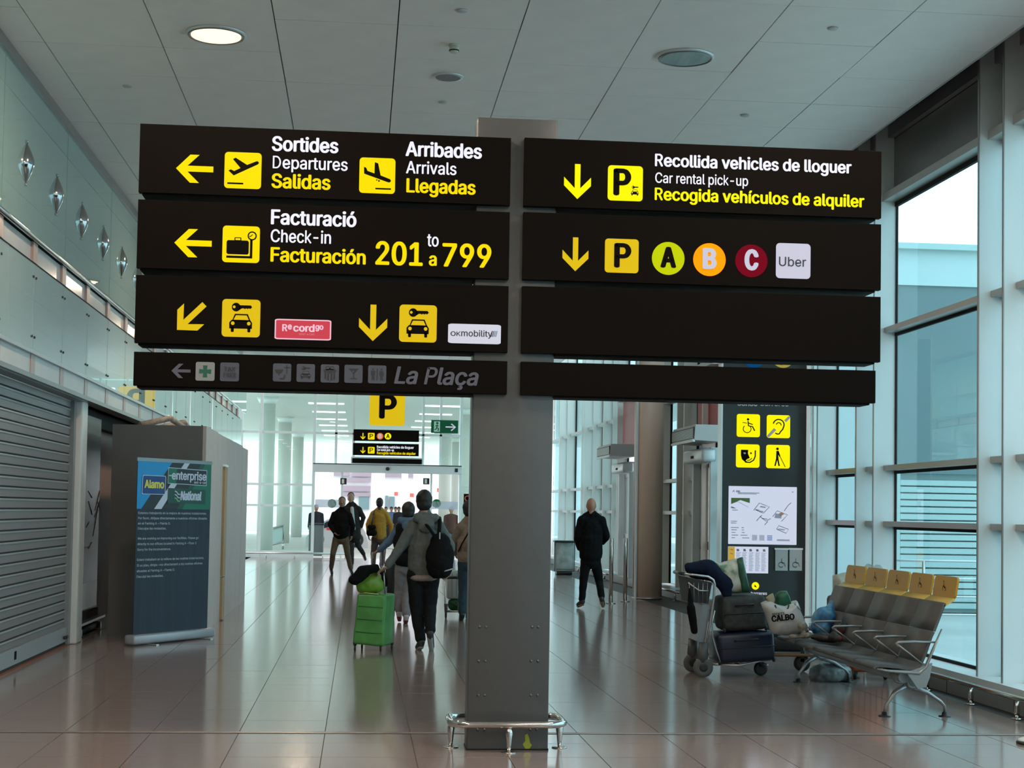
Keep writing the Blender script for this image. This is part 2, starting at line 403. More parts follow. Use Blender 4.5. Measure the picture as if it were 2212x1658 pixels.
# ---- gallery on the left: fascia, bands, point-fixed glass
M_pink = mat('gallery_post', (.42, .31, .29), .35, metal=.2)
M_fasc = mat('fascia_white', (.50, .50, .50), .35, noise_s=1.5, noise_a=.06)
M_fascd = mat('fascia_edge', (.20, .20, .20), .3, metal=.5)
gal = empty('wall_left', (XL, 10, 0), 'glazed gallery wall above the shops', None, None, 'structure')
b = MB(); b.box(XL-.12, XL, -10, 41.3, 2.83, 3.02, M_fasc); b.build('fascia', gal)
b = MB(); b.box(XL-.14, XL+.03, -10, 41.3, 2.785, 2.83, M_fascd); b.build('fascia_edge', gal)
b = MB(); b.box(XL-.10, XL+.035, -10, 41.3, 3.02, 3.055, M_alu); b.build('glass_shoe', gal)
b = MB(); b.box(XL-.03, XL+.012, -10, 41.3, 3.055, 3.064, M_black); b.box(XL-.03, XL+.012, -10, 41.3, 3.885, 3.894, M_black); b.build('seal_line', gal)
b = MB(); b.box(XL-.16, XL-.02, -10, 41.3, 3.90, 4.09, mat('band_glass', (.55, .53, .53), .2, noise_s=1.2, noise_a=.12)); b.build('rail_band', gal)
b = MB(); b.tube([(XL+.03, -10, 4.115), (XL+.03, 41.3, 4.115)], .028, 10, M_steel); b.build('handrail', gal)
b = MB(); b.box(XL-.8, XL-.16, -10, 41.3, 2.8, 3.02, M_white); b.build('gallery_slab', gal)
PY0, PD = 15.37, 1.478
post_m = MB(); post_m.box(-.055, .008, -.1, .1, 0, .19, M_pink); post_m = post_m.mesh('post')
pane1 = MB(); pane1.box(-.006, .006, .008, PD-.008, 0, .825, G_bal2); pane1 = pane1.mesh('pane')
pane2 = MB(); pane2.box(-.006, .006, .008, PD*2-.008, 0, HC-.10-4.13, G_bal); pane2 = pane2.mesh('pane')
fx = MB(); fx.lathe((0, 0, 0), [(.010, -.008), (.013, .0), (.013, .008), (.007, .012)], 8, mat('fixing_dark', (.05, .05, .05), .3, metal=.8), 'X'); fx = fx.mesh('fixing')
k = -17
while PY0+PD*k < 41:
    y = PY0+PD*k
    obj('pane', pane1, gal, loc=(XL+.0, y, 3.06)).location.x = XL
    obj('post', post_m, gal, loc=(XL, y, 3.90)); obj('post', post_m, gal, loc=(XL, y+.03, 2.83))
    if k % 2: obj('pane', pane2, gal, loc=(XL, y, 4.13))
    if -4 <= k <= 16:
        for dz in (.13, .70):
            for dy in (-.06, .06): obj('fixing', fx, gal, loc=(XL+.006, y+dy, 3.06+dz))
    k += 1
for o in gal.children:
    if o.name.startswith(('pane', 'post', 'fixing')): o.location = o.location-gal.location
# gallery interior
for ly in (6, 16, 26, 36):  # added unseen fill lamps that brighten the space behind the glass
    L = bpy.data.lights.new('gallery_fill_light', 'AREA'); L.shape = 'DISK'; L.size = .8; L.energy = 240; L.color = (1, .95, .90)
    lo = bpy.data.objects.new('gallery_fill_light', L); COL.objects.link(lo); lo.location = (-5.2, ly, 6.3)
b = MB(); b.box(-7.2, -7.0, -10, 41, 2.8, 6.5, mat('gallery_back', (.42, .58, .57), .6)); b.box(-7.2, -3.3, -10, 41, 2.8, 2.83, M_white)
b.build('wall_gallery', kind='structure')
M_spin = mat('spindle_chrome', (.48, .47, .47), .14, metal=1); M_spind = mat('spindle_dark', (.05, .045, .045), .3, metal=.6)
ords = ['nearest the camera', 'second along', 'third along', 'fourth along', 'fifth along, nearest the sign boards', 'sixth along, seen between the boards', 'seventh along, seen between the boards', 'eighth along, seen between the boards', 'ninth along, seen between the boards']
for k in range(9):
    y = 14.83+1.472*k
    t = empty('glass_ornament', (XL, y, 4.745), 'diamond-shaped polished steel ornament on the gallery glass, '+ords[k], 'ornament', 'steel diamonds on the gallery glass')
    for s, m, nm in ((1, M_spin, 'shell'), (-1, M_spind, 'back_shell')):
        b = MB(); n = 9; prof = [(0, -.19), (.018, -.165), (.042, -.12), (.066, -.07), (.080, -.025), (.080, .025), (.066, .07), (.042, .12), (.018, .165), (0, .19)]
        rings = []
        for r, h in prof:
            ring = []
            for j in range(n+1):
                a = math.pi*j/n
                ring.append(b.bm.verts.new((XL+.008+r*1.0*math.sin(a)*.9, y-s*.0+(-s)*0+r*1.25*math.cos(a)*1.0, 4.745+h)) if s == 1 else b.bm.verts.new((XL+.006+r*.7*math.sin(a), y+.055+r*1.15*math.cos(a), 4.745+h*.93)))
            rings.append(ring)
        i = b.mi(m)
        for A, B in zip(rings, rings[1:]):
            for j in range(n):
                f = b.bm.faces.new([A[j], A[j+1], B[j+1], B[j]]); f.material_index = i; f.smooth = True
        b.build(nm, t)
    b = MB(); b.lathe((XL+.01, y, 4.745+.2), [(.012, 0), (.02, .006), (.0, .012)], 8, M_steel, 'X'); b.lathe((XL+.01, y, 4.745-.2), [(.012, 0), (.02, .006), (.0, .012)], 8, M_steel, 'X'); b.build('fixing', t)
# ---- shop front with roller shutter
XS = -3.31
b = MB(); b.box(-3.5, XL-.01, -10, 18.5, 2.775, 2.80, M_fascd); b.build('trim_5', kind='structure')
b = MB(); b.box(-3.9, -3.6, -10, 10.5, 0, 2.79, M_dark); b.box(-6.5, -3.42, 18.9, 41.3, 2.6, 2.8, M_dark); b.box(-3.9, -3.55, 18.4, 24, 0, 2.79, mat('reddish_panel', (.42, .27, .24), .6))
b.box(-3.9, -3.5, 24, 41.3, 0, 2.79, mat('shop_dark', (.16, .12, .11), .5)); b.build('wall_shops', kind='structure')
sh = empty('roller_shutter', (XS, 14, 0), 'closed grey steel roller shutter of horizontal slats beside the white column', 'shutter')
M_slat = mat('shutter_slat', (.20, .175, .165), .42, metal=.1); M_slat2 = mat('shutter_joint', (.44, .46, .46), .3, metal=.5)
SP = .104; sl = MB()
prof = [(0, 0), (.004, .004), (.004, .066), (.010, .072), (.012, .080), (.010, .088), (0, .090), (-.004, .094), (-.004, .100), (0, .104)]
ya, yb = 8.6, 18.32
for (xa, za), (xb, zb) in zip(prof, prof[1:]):
    sl.face([(xa, ya, za), (xa, yb, za), (xb, yb, zb), (xb, ya, zb)], M_slat2 if .066 <= za < .088 else (M_dark if za > .0895 else M_slat))
sl.face([(-.01, ya, 0), (-.01, yb, 0), (-.01, yb, SP), (-.01, ya, SP)], M_slat)
sl.face([(-.01, ya, 0), (-.01, yb, 0), (0, yb, 0), (0, ya, 0)], M_slat); sl = sl.mesh('slat')
z = .20
while z+SP < 2.83: obj('slat', sl, sh, loc=(0, -14, z)); z += SP
b = MB(); b.box(XS-.02, XS+.03, ya, yb, .045, .20, mat('bottom_bar', (.36, .38, .39), .35, metal=.4)); b.build('bottom_bar', sh)
b = MB(); b.box(XS-.015, XS+.02, ya, yb, .012, .045, M_rub); b.build('rubber_seal', sh)
b = MB(); b.box(XS-.04, XS+.05, yb, yb+.13, 0, 2.785, mat('guide_grey', (.26, .27, .28), .35, metal=.4)); b.build('guide_rail', sh)
b = MB(); b.obox((XS+.05, yb-.12, .10), (.03, .18, .035), m=M_blkpl, bev=.006); b.build('latch', sh)
b = MB(); b.box(XS+.031, XS+.033, 15.62, 15.71, .09, .17, M_blk); b.build('sticker', sh)
b = MB(); b.box(XS-.05, XS+.06, 8.6, 18.33, 0, .012, mat('copper_sill', (.40, .14, .08), .3, metal=.5)); b.build('trim_4', kind='structure', label='reddish threshold strip under the shutter')
b = MB(); b.obox((-3.29, 18.63, 1.395), (.2, .36, 2.79), m=mat('column_cream', (.62, .60, .57), .35), bev=.02); b.build('shop_column', kind='structure', label='pale square column beside the shutter')
# illuminated poster case
t = empty('poster_case', (-3.35, 21, 0), 'tall dark glossy poster case beyond the white column, city night picture', 'poster case')
py0, py1, pX = 19.35, 20.9, -3.37
def pimg():
    m = mat('poster_print', (.02, .02, .02), .25, spec=.1, noise_s=5, noise_a=.0)
    nt = m.node_tree; bs = nt.nodes['Principled BSDF']; r = [n for n in nt.nodes if n.type == 'VALTORGB'][0]; n = [n for n in nt.nodes if n.type == 'TEX_NOISE'][0]
    n.inputs['Detail'].default_value = 9; n.inputs['Roughness'].default_value = .7
    e = r.color_ramp.elements; e[0].color = (.004, .005, .006, 1); e[0].position = .45; e[1].color = (.14, .08, .06, 1); e[1].position = .75
    e2 = r.color_ramp.elements.new(.6); e2.color = (.02, .03, .035, 1); return m
b = MB(); b.box(pX-.22, pX, py0, py1, .27, 2.70, M_blkpl); b.build('case', t)
b = MB(); b.box(pX, pX+.006, py0+.05, py1-.05, .62, 2.66, pimg()); b.build('poster', t)
b = MB(); b.box(pX, pX+.008, py0+.05, py1-.05, .30, .62, mat('poster_foot', (.38, .36, .37), .3)); b.build('lower_panel', t)
b = MB(); b.box(pX-.20, pX+.10, py0-.1, py1+.1, .14, .17, M_alu); b.box(pX-.2, pX+.02, py0, py1, .17, .27, M_dark); b.build('shelf', t)
b = MB()
for yy in (py0+.05, py1-.1): b.cyl((pX-.15, yy, .05), (pX+.08, yy, .05), .045, m=M_alu); b.box(pX-.1, pX, yy-.03, yy+.03, .04, .15, M_dark)
b.cyl((pX+.02, py0, .05), (pX+.02, py1, .05), .04, m=M_rub); b.build('base_roller', t)
b = MB(); R2 = random.Random(3)
for k in range(14):
    zz = R2.uniform(.8, 1.8); yy = R2.uniform(py0+.1, py1-.2); b.tube([(pX+.009, yy, zz), (pX+.009, yy+R2.uniform(.1, .4), zz+R2.uniform(-.25, .3))], .0035, 4, mat('print_lines', (.30, .28, .24), .4))
b.build('printed_lines', t)
# ---- hoarding box (temporary works)
H0 = empty('hoarding', (-2.55, 20, 0), 'grey and beige temporary hoarding box behind the rental banner', 'hoarding')
hx0, hx1, hy0, hy1, hz = -3.08, -1.93, 19.95, 27.3, 2.60
b = MB(); b.box(hx0, hx1-.04, hy0, hy0+.05, 0, hz, M_tinwall); b.build('front_panel', H0)
pl = [hy0, 21.6, 23.1, 24.6, 26.1, hy1]
for y0, y1 in zip(pl, pl[1:]):
    b = MB(); b.box(hx1-.04, hx1+R.uniform(0, .006), y0+.004, y1-.004, 0, hz-R.uniform(0, .03), M_hoard2); b.build('side_panel', H0)
b = MB(); b.box(hx0, hx1-.05, hy0+.05, hy1, hz-.12, hz-.08, M_tinwall); b.build('top_panel', H0)
M_tim = mat('raw_timber', (.40, .25, .12), .6, noise_s=6, noise_a=.2, stretch=(1, 1, .2))
a = UX(478, 1230, hx1).y
for z0, z1, nm in ((.62, 2.16, 'upper_batten'), (.02, .60, 'lower_batten')):
    b = MB(); b.box(hx1-.005, hx1+.035, a-.18, a+.25, z0, z1, M_tim); b.build(nm, H0, label='raw timber batten on the pale side')
b = MB(); b.box(hx1+.0, hx1+.04, a-.2, a+.3, 2.16, 2.19, M_white); b.build('cap_strip', H0)
b = MB()
for k in range(7): b.tube([(hx0+.1+R.random()*.3, 20.5+k*.9, hz+.02), (hx0+.5+R.random()*.4, 20.9+k*.95, hz+.14), (hx0+.7, 21.6+k, hz+.05)], .04, 7, mat('pipe_wrap', (.34, .25, .20), .6, noise_s=8, noise_a=.5))
b.build('pipes_on_top', H0)
# ---- window wall along the right, near part
XI, XG = 5.5, 5.74
nearY = [12.36*XI/5.2, 12.88*XI/5.2, 15.61*XI/5.2, 16.18*XI/5.2, 17.59*XI/5.2]
Bf, Af, Cf, Df, Ef = nearY
wr = empty('wall_right', (XI, 10, 0), 'window wall with white fins', None, None, 'structure')
finm = MB(); finm.box(XI, XG+.02, -.012, .012, .2, 6.5, M_fin); finm.box(XI-.004, XI+.004, -.016, .016, .2, 6.5, mat('fin_edge', (.33, .32, .32), .35, metal=.4)); finm = finm.mesh('fin')
near_fins = [2.6, 3.15, 6.05, 6.6, 9.5, 10.05, Bf, Af, Cf, Df, Ef]
for y in near_fins: obj('fin', finm, wr, loc=(0, y, 0)).location = (-XI, y-10, 0)
b = MB(); b.box(5.41, 6.0, -10, 18.9, 0, .125, mat('curb_grey', (.22, .22, .22), .4)); b.box(5.405, 5.41, -10, 18.9, 0, .125, MATS['curb_grey']); b.build('curb', wr)
b = MB(); b.box(5.45, 5.80, -10, 18.9, .125, .20, mat('sill_white', (.62, .66, .67), .4)); b.build('sill', wr)
b = MB()
for y in (-7, -4, -1, 2, 5, 8, 11, 12.6, 14.1, 15.6, 17.1): b.box(5.402, 5.408, y-.003, y+.003, .0, .125, M_black)
b.build('curb_joint', wr)
gaps = [(-10, 2.6), (3.15, 6.05), (6.6, 9.5), (10.05, Bf), (Bf, Af), (Af, Cf), (Cf, Df), (Df, Ef), (2.6, 3.15), (6.05, 6.6), (9.5, 10.05)]
ZT = [1.53, 2.13, 3.62, 5.05]
M_lg = mat('ledge_alu', (.42, .41, .40), .3, metal=.3)
for y0, y1 in gaps:
    b = MB(); b.box(XG, XG+.012, y0+.02, y1-.02, .2, 5.05, G_win); b.build('pane', wr)
    for z in ZT[:3]:
        b = MB(); b.box(XG-.13, XG-.01, y0+.012, y1-.012, z-.028, z+.028, M_lg); b.box(XG-.012, XG+.015, y0+.012, y1-.012, z-.06, z-.028, M_black); b.build('transom', wr)
    b = MB(); b.box(XG-.16, XG+.02, y0+.012, y1-.012, 5.02, 5.10, M_lg); b.box(XG-.02, XG+.015, y0+.012, y1-.012, 4.97, 5.02, M_black); b.build('transom', wr)
    b = MB(); b.box(XG-.03, XG+.03, y0+.012, y1-.012, 5.10, 5.72, mat('spandrel_grey', (.16, .155, .15), .22)); b.box(XG-.1, XG, y0+.012, y1-.012, 5.72, 5.86, mat('head_grey', (.26, .27, .28), .35, metal=.4)); b.box(XG-.02, XG+.02, y0-.02, y1+.02, 5.86, 6.52, M_dark); b.box(XG-.034, XG-.03, y0+.02, y1-.012, 5.715, 5.722, M_black); b.build('spandrel_panel', wr)  # dark strip over the head added to shut out a sliver of sky
    b = MB(); b.box(XG-.008, XG+.016, y0+.012, y0+.03, .2, 5.05, M_black); b.box(XG-.008, XG+.016, y1-.028, y1-.014, .2, 5.05, M_black); b.box(XG-.01, XG+.016, y0, y1, .2, .23, M_black); b.build('seal', wr)
# low steel guard rails
def rail(y0, y1, x, posts, z=.165, label=''):
    t = empty('guard_rail', (x, (y0+y1)/2, 0), label, 'guard rail')
    b = MB(); b.tube([(x+.06, y0, z), (x, y0+.02, z), (x, (y0+y1)/2, z), (x, y1-.02, z), (x+.06, y1, z)], .022, 10, M_steel); b.build('rail', t)
    for y in posts:
        b = MB(); b.tube([(x, y, 0.01), (x, y, .05), (x, y, .10), (x, y, z)], [.018, .026, .022, .010], 8, M_steel, squash=.5); b.build('post', t)
        b = MB(); b.lathe((x, y, 0), [(.055, 0), (.055, .006), (.02, .01)], 14, M_steel); b.build('foot_plate', t)
rail(9.0, 14.9, 5.29, (9.8, 11.2, 12.28, 13.24, 14.3), label='low polished steel guard rail along the window curb beside the bench')
rail(15.95, 18.8, 5.29, (16.1, 17.2, 18.4), label='low polished steel guard rail along the window curb behind the luggage')
# ---- far part of the window wall
XI2, XG2 = 6.0, 6.26
fw = empty('wall_right_far', (XI2, 30, 0), 'far window wall with white fins and exit doors', None, None, 'structure')
fy = lambda px: UX(px, 1100, XI2).y
fins2 = [fy(p) for p in (1206, 1222.7, 1254, 1260.7, 1278.7, 1300, 1321, 1331, 1420, 1460.5, 1475, 1515)]
f2 = MB(); f2.box(XI2, XG2+.02, -.03, .03, 0.2, 6.5, mat('fin_lit_far', (.78, .74, .69), .4)); f2 = f2.mesh('fin')  # same fins as nearby, warmer and paler colour stands in for light on them
for y in fins2+[20.5]: obj('fin', f2, fw, loc=(-XI2, y-30, 0))
b = MB(); b.box(5.92, 6.5, 19.2, 51, 0, .16, MATS['curb_grey']); b.build('curb', fw)
for y0, y1 in [(19.2, 26.4), (28.2, 34.6), (36.4, 51)]:
    b = MB(); b.box(XG2, XG2+.012, y0, y1, .2, 6.5, G_win); b.build('pane', fw)
    for z in (1.62, 2.25, 3.85):
        b = MB(); b.box(XG2-.16, XG2, y0, y1, z-.035, z+.035, MATS['sill_white']); b.build('transom', fw)
for y0, y1 in [(26.4, 28.2), (34.6, 36.4)]:
    b = MB(); b.box(XG2, XG2+.012, y0, y1, 4.25, 6.5, G_win); b.build('pane', fw)
    b = MB(); b.box(XI2+.1, XG2+.03, y0, y1, 2.9, 4.2, mat('red_panel', (.42, .03, .045), .4)); b.build('red_panel', fw)
    b = MB(); b.box(XI2-.05, XG2+.1, y0, y1, 4.18, 4.26, M_white); b.build('transom', fw)
b = MB()
for y in fins2:
    b.box(XG2-.02, XG2+.02, y-.07, y-.035, .2, 6.5, M_black)
b.build('seal', fw)
b = MB(); b.box(5.74, 6.3, 18.88, 19.2, 0, 6.5, M_fin); b.build('return_fin', fw)
def sliding_door(n, y0, y1):
    d = empty('door_%d' % n, (XI2+.1, (y0+y1)/2, 0), None, None, None, 'structure')
    b = MB(); b.box(XI2-.02, XI2+.24, y0-.06, y0+.06, 0, 2.75, M_fin); b.box(XI2-.02, XI2+.24, y1-.06, y1+.06, 0, 2.75, M_fin); b.build('door_frame', d)
    b = MB(); b.obox((XI2-.05, (y0+y1)/2, 2.62), (.26, y1-y0+.2, .24), m=mat('operator_alu', (.68, .70, .72), .3, metal=.2), bev=.05); b.build('door_operator', d)
    b = MB(); b.obox((XI2-.185, (y0+y1)/2, 2.6), (.02, .2, .05), m=M_dark, bev=.01); b.build('sensor', d)
    for yy in (y0+.1, (y0+y1)/2+.02):
        wd = (y1-y0)/2-.12
        b = MB(); b.box(XI2+.12, XI2+.13, yy, yy+wd, .06, 2.48, G_door); b.build('pane', d)
        b = MB()
        for z0, z1 in ((.02, .1), (.98, 1.12), (2.42, 2.5)): b.box(XI2+.1, XI2+.15, yy, yy+wd, z0, z1, M_alu)
        for y2 in (yy, yy+wd-.04): b.box(XI2+.1, XI2+.15, y2, y2+.04, .02, 2.5, M_alu)
        b.build('leaf_frame', d)
sliding_door(1, 26.6, 28.0); sliding_door(2, 34.8, 36.2); sliding_door(3, 20.9, 23.4)
def curtain(px0, px1, py0, py1, Y, label):
    A = UY(px0, py0, Y); B = UY(px1, py1, Y); z0, z1 = B.z, A.z; D = 1.9
    t = empty('air_curtain', (A.x+.3, Y+D/2, z0), label, 'air curtain')
    b = MB(); b.poly([(A.x, Y, z0+.02), (B.x+.15, Y, z0), (B.x+.15, Y, z1), (A.x+.02, Y, z1)], (0, D, 0), mat('curtain_case', (.46, .43, .42), .4)); b.build('case', t)
    b = MB(); b.box(A.x-.012, A.x+.01, Y+.05, Y+D-.05, z0+.05, z1-.04, mat('grille_dark', (.10, .09, .09), .5))
    for k in range(9): b.box(A.x-.018, A.x-.01, Y+.05, Y+D-.05, z0+.06+k*(z1-z0-.12)/9, z0+.065+k*(z1-z0-.12)/9, M_alu)
    b.build('grille', t)
    b = MB(); b.box(A.x-.02, A.x+.015, Y, Y+D, z0-.01, z0+.03, M_white); b.box(B.x+.14, XI2+.1, Y+.3, Y+D-.3, z0+.08, z1-.05, MATS['curtain_case']); b.build('bracket', t)
curtain(1318, 1356, 958, 986, 34.4, 'grey air curtain unit over the far side door beyond the round column')
curtain(1500, 1540, 916, 953, 26.2, 'grey air curtain unit over the side door left of the black information totem')
# round column
t = empty('round_column', (5.41, 29.3, 0), 'beige round column with a bright metal edge standing by the side doors', 'column', None, 'structure')
M_col = mat('column_beige', (.80, .59, .47), .35, noise_s=1, noise_a=.04)
b = MB(); b.lathe((5.41, 29.3, 0), [(.275, 0), (.275, 6.4)], 48, M_col); b.build('shaft', t)
b = MB(); b.lathe((5.41, 29.3, 0), [(.285, 0), (.285, .03)], 48, M_alu); b.build('foot_ring', t)
b = MB(); b.box(5.41-.275, 5.41-.235, 29.12, 29.16, 0, 6.3, M_white); b.build('edge_strip', t)
for px, py, s in ((1319, 1303, 'nearer to the bald man'), (1350, 1299, 'nearer to the round column')):
    q = UZ(px, py, 0); t = empty('bollard', (q.x, q.y, 0), 'tall slim polished steel bollard before the side door, '+s, 'bollard', 'steel bollards by the far side door')
    b = MB(); b.lathe((q.x, q.y, 0), [(.038, .0), (.038, 1.13), (.03, 1.15), (0, 1.155)], 16, M_steel); b.build('tube', t)
    b = MB(); b.lathe((q.x, q.y, 0), [(.09, 0), (.09, .012), (.045, .02)], 20, M_steel); b.build('foot_plate', t)
rail(28.4, 33, 5.80, (28.6, 30, 31.5, 32.8), label='low steel guard rail beyond the round column')
rail(36.6, 42, 5.80, (37, 38.5, 40, 41.5), label='low steel guard rail along the far windows behind the bald man')
# ---- end glass wall with sliding door
ew = empty('wall_end', (0, YE, 0), 'glass end wall of the hall', None, None, 'structure')
ex = lambda px, py=1100: UY(px, py, YE).x
ez = lambda py, px=800: UY(px, py, YE).z
M_mul = mat('mullion_white', (.66, .72, .70), .35)
Z1, Z2, Z3, Z4, Z5 = .18, ez(1091, 600), ez(1045.5, 600), ez(933, 600), 6.5
zt = ez(1003)      # top of door case
mx = [ex(p) for p in (430, 475, 518, 561, 676, 993, 1060, 1130, 1187)]
top_m = [ex(p) for p in (723, 761, 911, 949)]
for i, x in enumerate(mx):
    b = MB(); b.box(x-.045, x+.045, YE-.12, YE+.08, 0, Z5, M_mul); b.build('mullion', ew)
for x in top_m:
    b = MB(); b.box(x-.04, x+.04, YE-.1, YE+.06, zt, Z5, M_mul); b.build('mullion', ew)
for (x0, x1) in [(mx[0], mx[4]), (mx[5], mx[-1])]:
    for z in (Z1, Z2, Z3, Z4):
        b = MB(); b.box(x0, x1, YE-.1, YE+.04, z-.035, z+.035, M_mul); b.build('transom', ew)
b = MB(); b.box(mx[4], mx[5], YE-.1, YE+.04, Z4-.03, Z4+.03, M_mul); b.build('transom', ew)
b = MB(); b.box(-9, XI2+.3, YE-.1, YE+.1, 0, .14, M_mul); b.build('base', ew) if False else b.bm.free()
for (x0, x1) in [(mx[0], mx[4]), (mx[5], mx[-1])]:
    b = MB(); b.box(x0, x1, YE-.1, YE+.05, 0, .12, M_mul); b.build('base_strip', ew)
allx = mx[:5]
for (x0, x1) in list(zip(allx, allx[1:]))+list(zip(mx[5:], mx[6:])):
    b = MB(); b.box(x0+.045, x1-.045, YE-.01, YE, .1, Z5, G_far); b.build('pane', ew)
tx = [mx[4]]+top_m+[mx[5]]
for (x0, x1) in zip(tx, tx[1:]):
    b = MB(); b.box(x0+.04, x1-.04, YE-.01, YE, zt, Z5, G_far); b.build('pane', ew)
b = MB(); b.box(-9, mx[0], YE-.1, YE+.1, 0, 6.5, mat('pale_teal', (.55, .70, .68), .5)); b.build('side_panel', ew)
dd = empty('door_4', ((mx[4]+mx[5])/2, YE, 0), None, None, None, 'structure')
b = MB(); b.box(mx[4]-.02, mx[5]+.02, YE-.28, YE+.06, ez(1021), zt, mat('door_case', (.60, .62, .60), .35)); b.build('door_operator', dd)
b = MB(); b.box(mx[4]-.02, mx[5]+.02, YE-.29, YE-.27, zt-.02, zt+.01, M_dark); b.lathe(((mx[4]+mx[5])/2, YE-.3, (zt+ez(1021))/2), [(.06, -.02), (.06, .02)], 12, M_dark, 'Y'); b.box(mx[5]-.2, mx[5]-.1, YE-.29, YE-.28, zt-.2, zt-.08, M_dark); b.build('sensor', dd)
for s, (x0, x1) in ((0, (mx[4]+.05, ex(738))), (1, (ex(930), mx[5]-.05))):
    b = MB(); b.box(x0, x1, YE-.16, YE-.15, .05, ez(1021), G_door); b.build('pane', dd)
    b = MB(); xx = x1 if s == 0 else x0; b.box(xx-.03, xx+.03, YE-.18, YE-.13, 0, ez(1021), M_mul); b.build('leaf_frame', dd)
    b = MB(); px = (717, 943)[s]; q = UY(px, 1087, YE-.2); b.lathe((q.x, YE-.17, q.z), [(.14, -.002), (.14, .002)], 32, mat('green_dot', (.02, .42, .08), .4, emit=.12), 'Y'); b.build('green_dot', dd)
    b = MB(); b.box(x0+.02, x1-.02, YE-.172, YE-.165, ez(1097), ez(1080), mat('frost_band', (.50, .55, .62), .5, alpha=.55))
    b.build('frosted_band', dd)
    b = MB(); px = (742, 921)[s]; q = UY(px, 1039, YE-.25); b.box(q.x-.1, q.x+.1, YE-.24, YE-.2, q.z-.1, q.z+.1, M_dark); b.box(q.x-.055, q.x+.02, YE-.245, YE-.24, q.z-.07, q.z+.07, mat('plate_cream', (.6, .62, .5), .5)); b.build('exit_plate', dd)
rl = empty('guard_rail', (-2.5, YE-.6, 0), 'low steel guard rail before the glass end wall left of the door', 'guard rail')
b = MB(); b.tube([(ex(518), YE-.6, .16), (ex(752), YE-.6, .16)], .03, 8, M_alu); b.build('rail', rl)
for px in (530, 580, 640, 700, 748):
    b = MB(); b.cyl((ex(px), YE-.6, 0), (ex(px), YE-.6, .16), .015, m=M_alu); b.build('post', rl)
# hall signs on the end wall
def end_tile(px0, py0, px1, py1): 
    A = UY(px0, py0, YE-.3); B = UY(px1, py1, YE-.3); return A, B
A, B = end_tile(799, 846, 874, 919.5)
t = empty('parking_sign', ((A.x+B.x)/2, YE-.3, B.z), 'large yellow square sign with black P hanging above the end door', 'sign')
b = MB(); c0 = Vector(((A.x+B.x)/2, YE-.34, (A.z+B.z)/2)); f = mapper(c0, ((B.x-A.x)/2, (A.z-B.z)/2))
pts = [f(p, 0) for p in rrect(0, 0, 1, 1, .08)]; b.poly(pts, (0, .08, 0), M_yel2); b.build('sign_face', t)
b = MB(); text(b, 'P', f((.27, .80), 1.5), (B.x-A.x)*.50, (A.z-B.z)*.66, M_blk, bold=.085); b.build('lettering', t)
b = MB(); b.cyl((c0.x-.3, YE-.3, A.z), (c0.x-.3, YE-.3, 5.6), .015, m=M_alu); b.cyl((c0.x+.3, YE-.3, A.z), (c0.x+.3, YE-.3, 5.6), .015, m=M_alu); b.build('hanger', t)
t = empty('end_wall_sign_boards', (c0.x, YE-.3, 3), 'pair of small black direction boards hanging below the yellow P sign', 'sign')
fx_ = lambda px, py, l=0.: UY(px, py, YE-.36-.004*l)
for (x0, y0, x1, y1, kind) in ((764, 926.5, 905, 954, 0), (763, 956, 904.5, 985, 1)):
    A = fx_(x0, y0); B = fx_(x1, y1)
    b = MB(); b.box(A.x, B.x, YE-.36, YE-.24, B.z, A.z, M_sign); bo = b.build('board', t)
    b = MB(); cy = (y0+y1)/2
    c1 = fx_(784, cy+1.5)
    f = mapper((c1.x, YE-.364, c1.z), .105)
    shape(b, [(.43, 0), (.57, 0), (.57, .72), (.85, .45), (.85, .65), (.5, 1), (.15, .65), (.15, .45), (.43, .72)], f, M_yel)
    for px, m_, ch, mc in (((802, M_yel, 'P', M_blk), (821, mat('orange_b', (.95, .22, .03), .4, emit=.7), 'B', M_wht2), (838, M_yelb, 'A', M_blk)) if kind == 0 else ((802, M_yel, 'P', M_blk),)):
        q = fx_(px, cy+1.5); f = mapper((q.x, YE-.364, q.z), .107)
        shape(b, rrect(0, 0, 1, 1, .12) if ch == 'P' else disc2((.5, .5), .5), f, m_)
        text(b, ch, (q.x-.055, YE-.367, q.z-.065), .11, .13, mc, bold=.06)
    if kind:
        for s, yb, hh, x2, m_ in (('Recollida vehicles de lloguer', 967.5, 5.2, 894, M_wht), ('Car rental pick-up', 973.5, 4.6, 851, M_wht), ('Recogida vehículos de alquiler', 980.5, 5.2, 898, M_yel)):
            a = fx_(814, yb); e = fx_(x2, yb); text(b, s, a+Vector((0, -.004, 0)), e.x-a.x, hh/66.6, m_, bold=.04)
    b.build('lettering', bo)
A = fx_(761, 989); B = fx_(911, 1002)
b = MB(); b.box(A.x, B.x, YE-.42, YE-.3, B.z, A.z, M_sign); b.box(A.x-.04, B.x+.04, YE-.3, YE-.25, B.z-.04, A.z+.05, M_mul); b.build('board', t)
A, B = end_tile(932, 906, 990, 935.5)
t = empty('exit_sign', (A.x, YE-.17, B.z), 'green emergency exit sign with white running figure and arrow', 'exit sign')
b = MB(); b.box(A.x, B.x, YE-.17, YE-.12, B.z, A.z, mat('exit_green', (.02, .20, .09), .4, emit=.25)); b.build('sign_face', t)
b = MB(); f = mapper(((A.x+B.x)/2, YE-.172, (A.z+B.z)/2), ((B.x-A.x)/2, (A.z-B.z)/2), (0, 58), (0, 29), lift=.004)
stroke(b, [(31, 15), (51, 15)], 2.6, f, M_wht2); stroke(b, [(43, 8), (52, 15), (43, 23)], 2.6, f, M_wht2)
b.face([f(p) for p in [(6, 3), (19, 3), (19, 26), (6, 26)]], mat('exit_pale', (.45, .62, .5), .5))
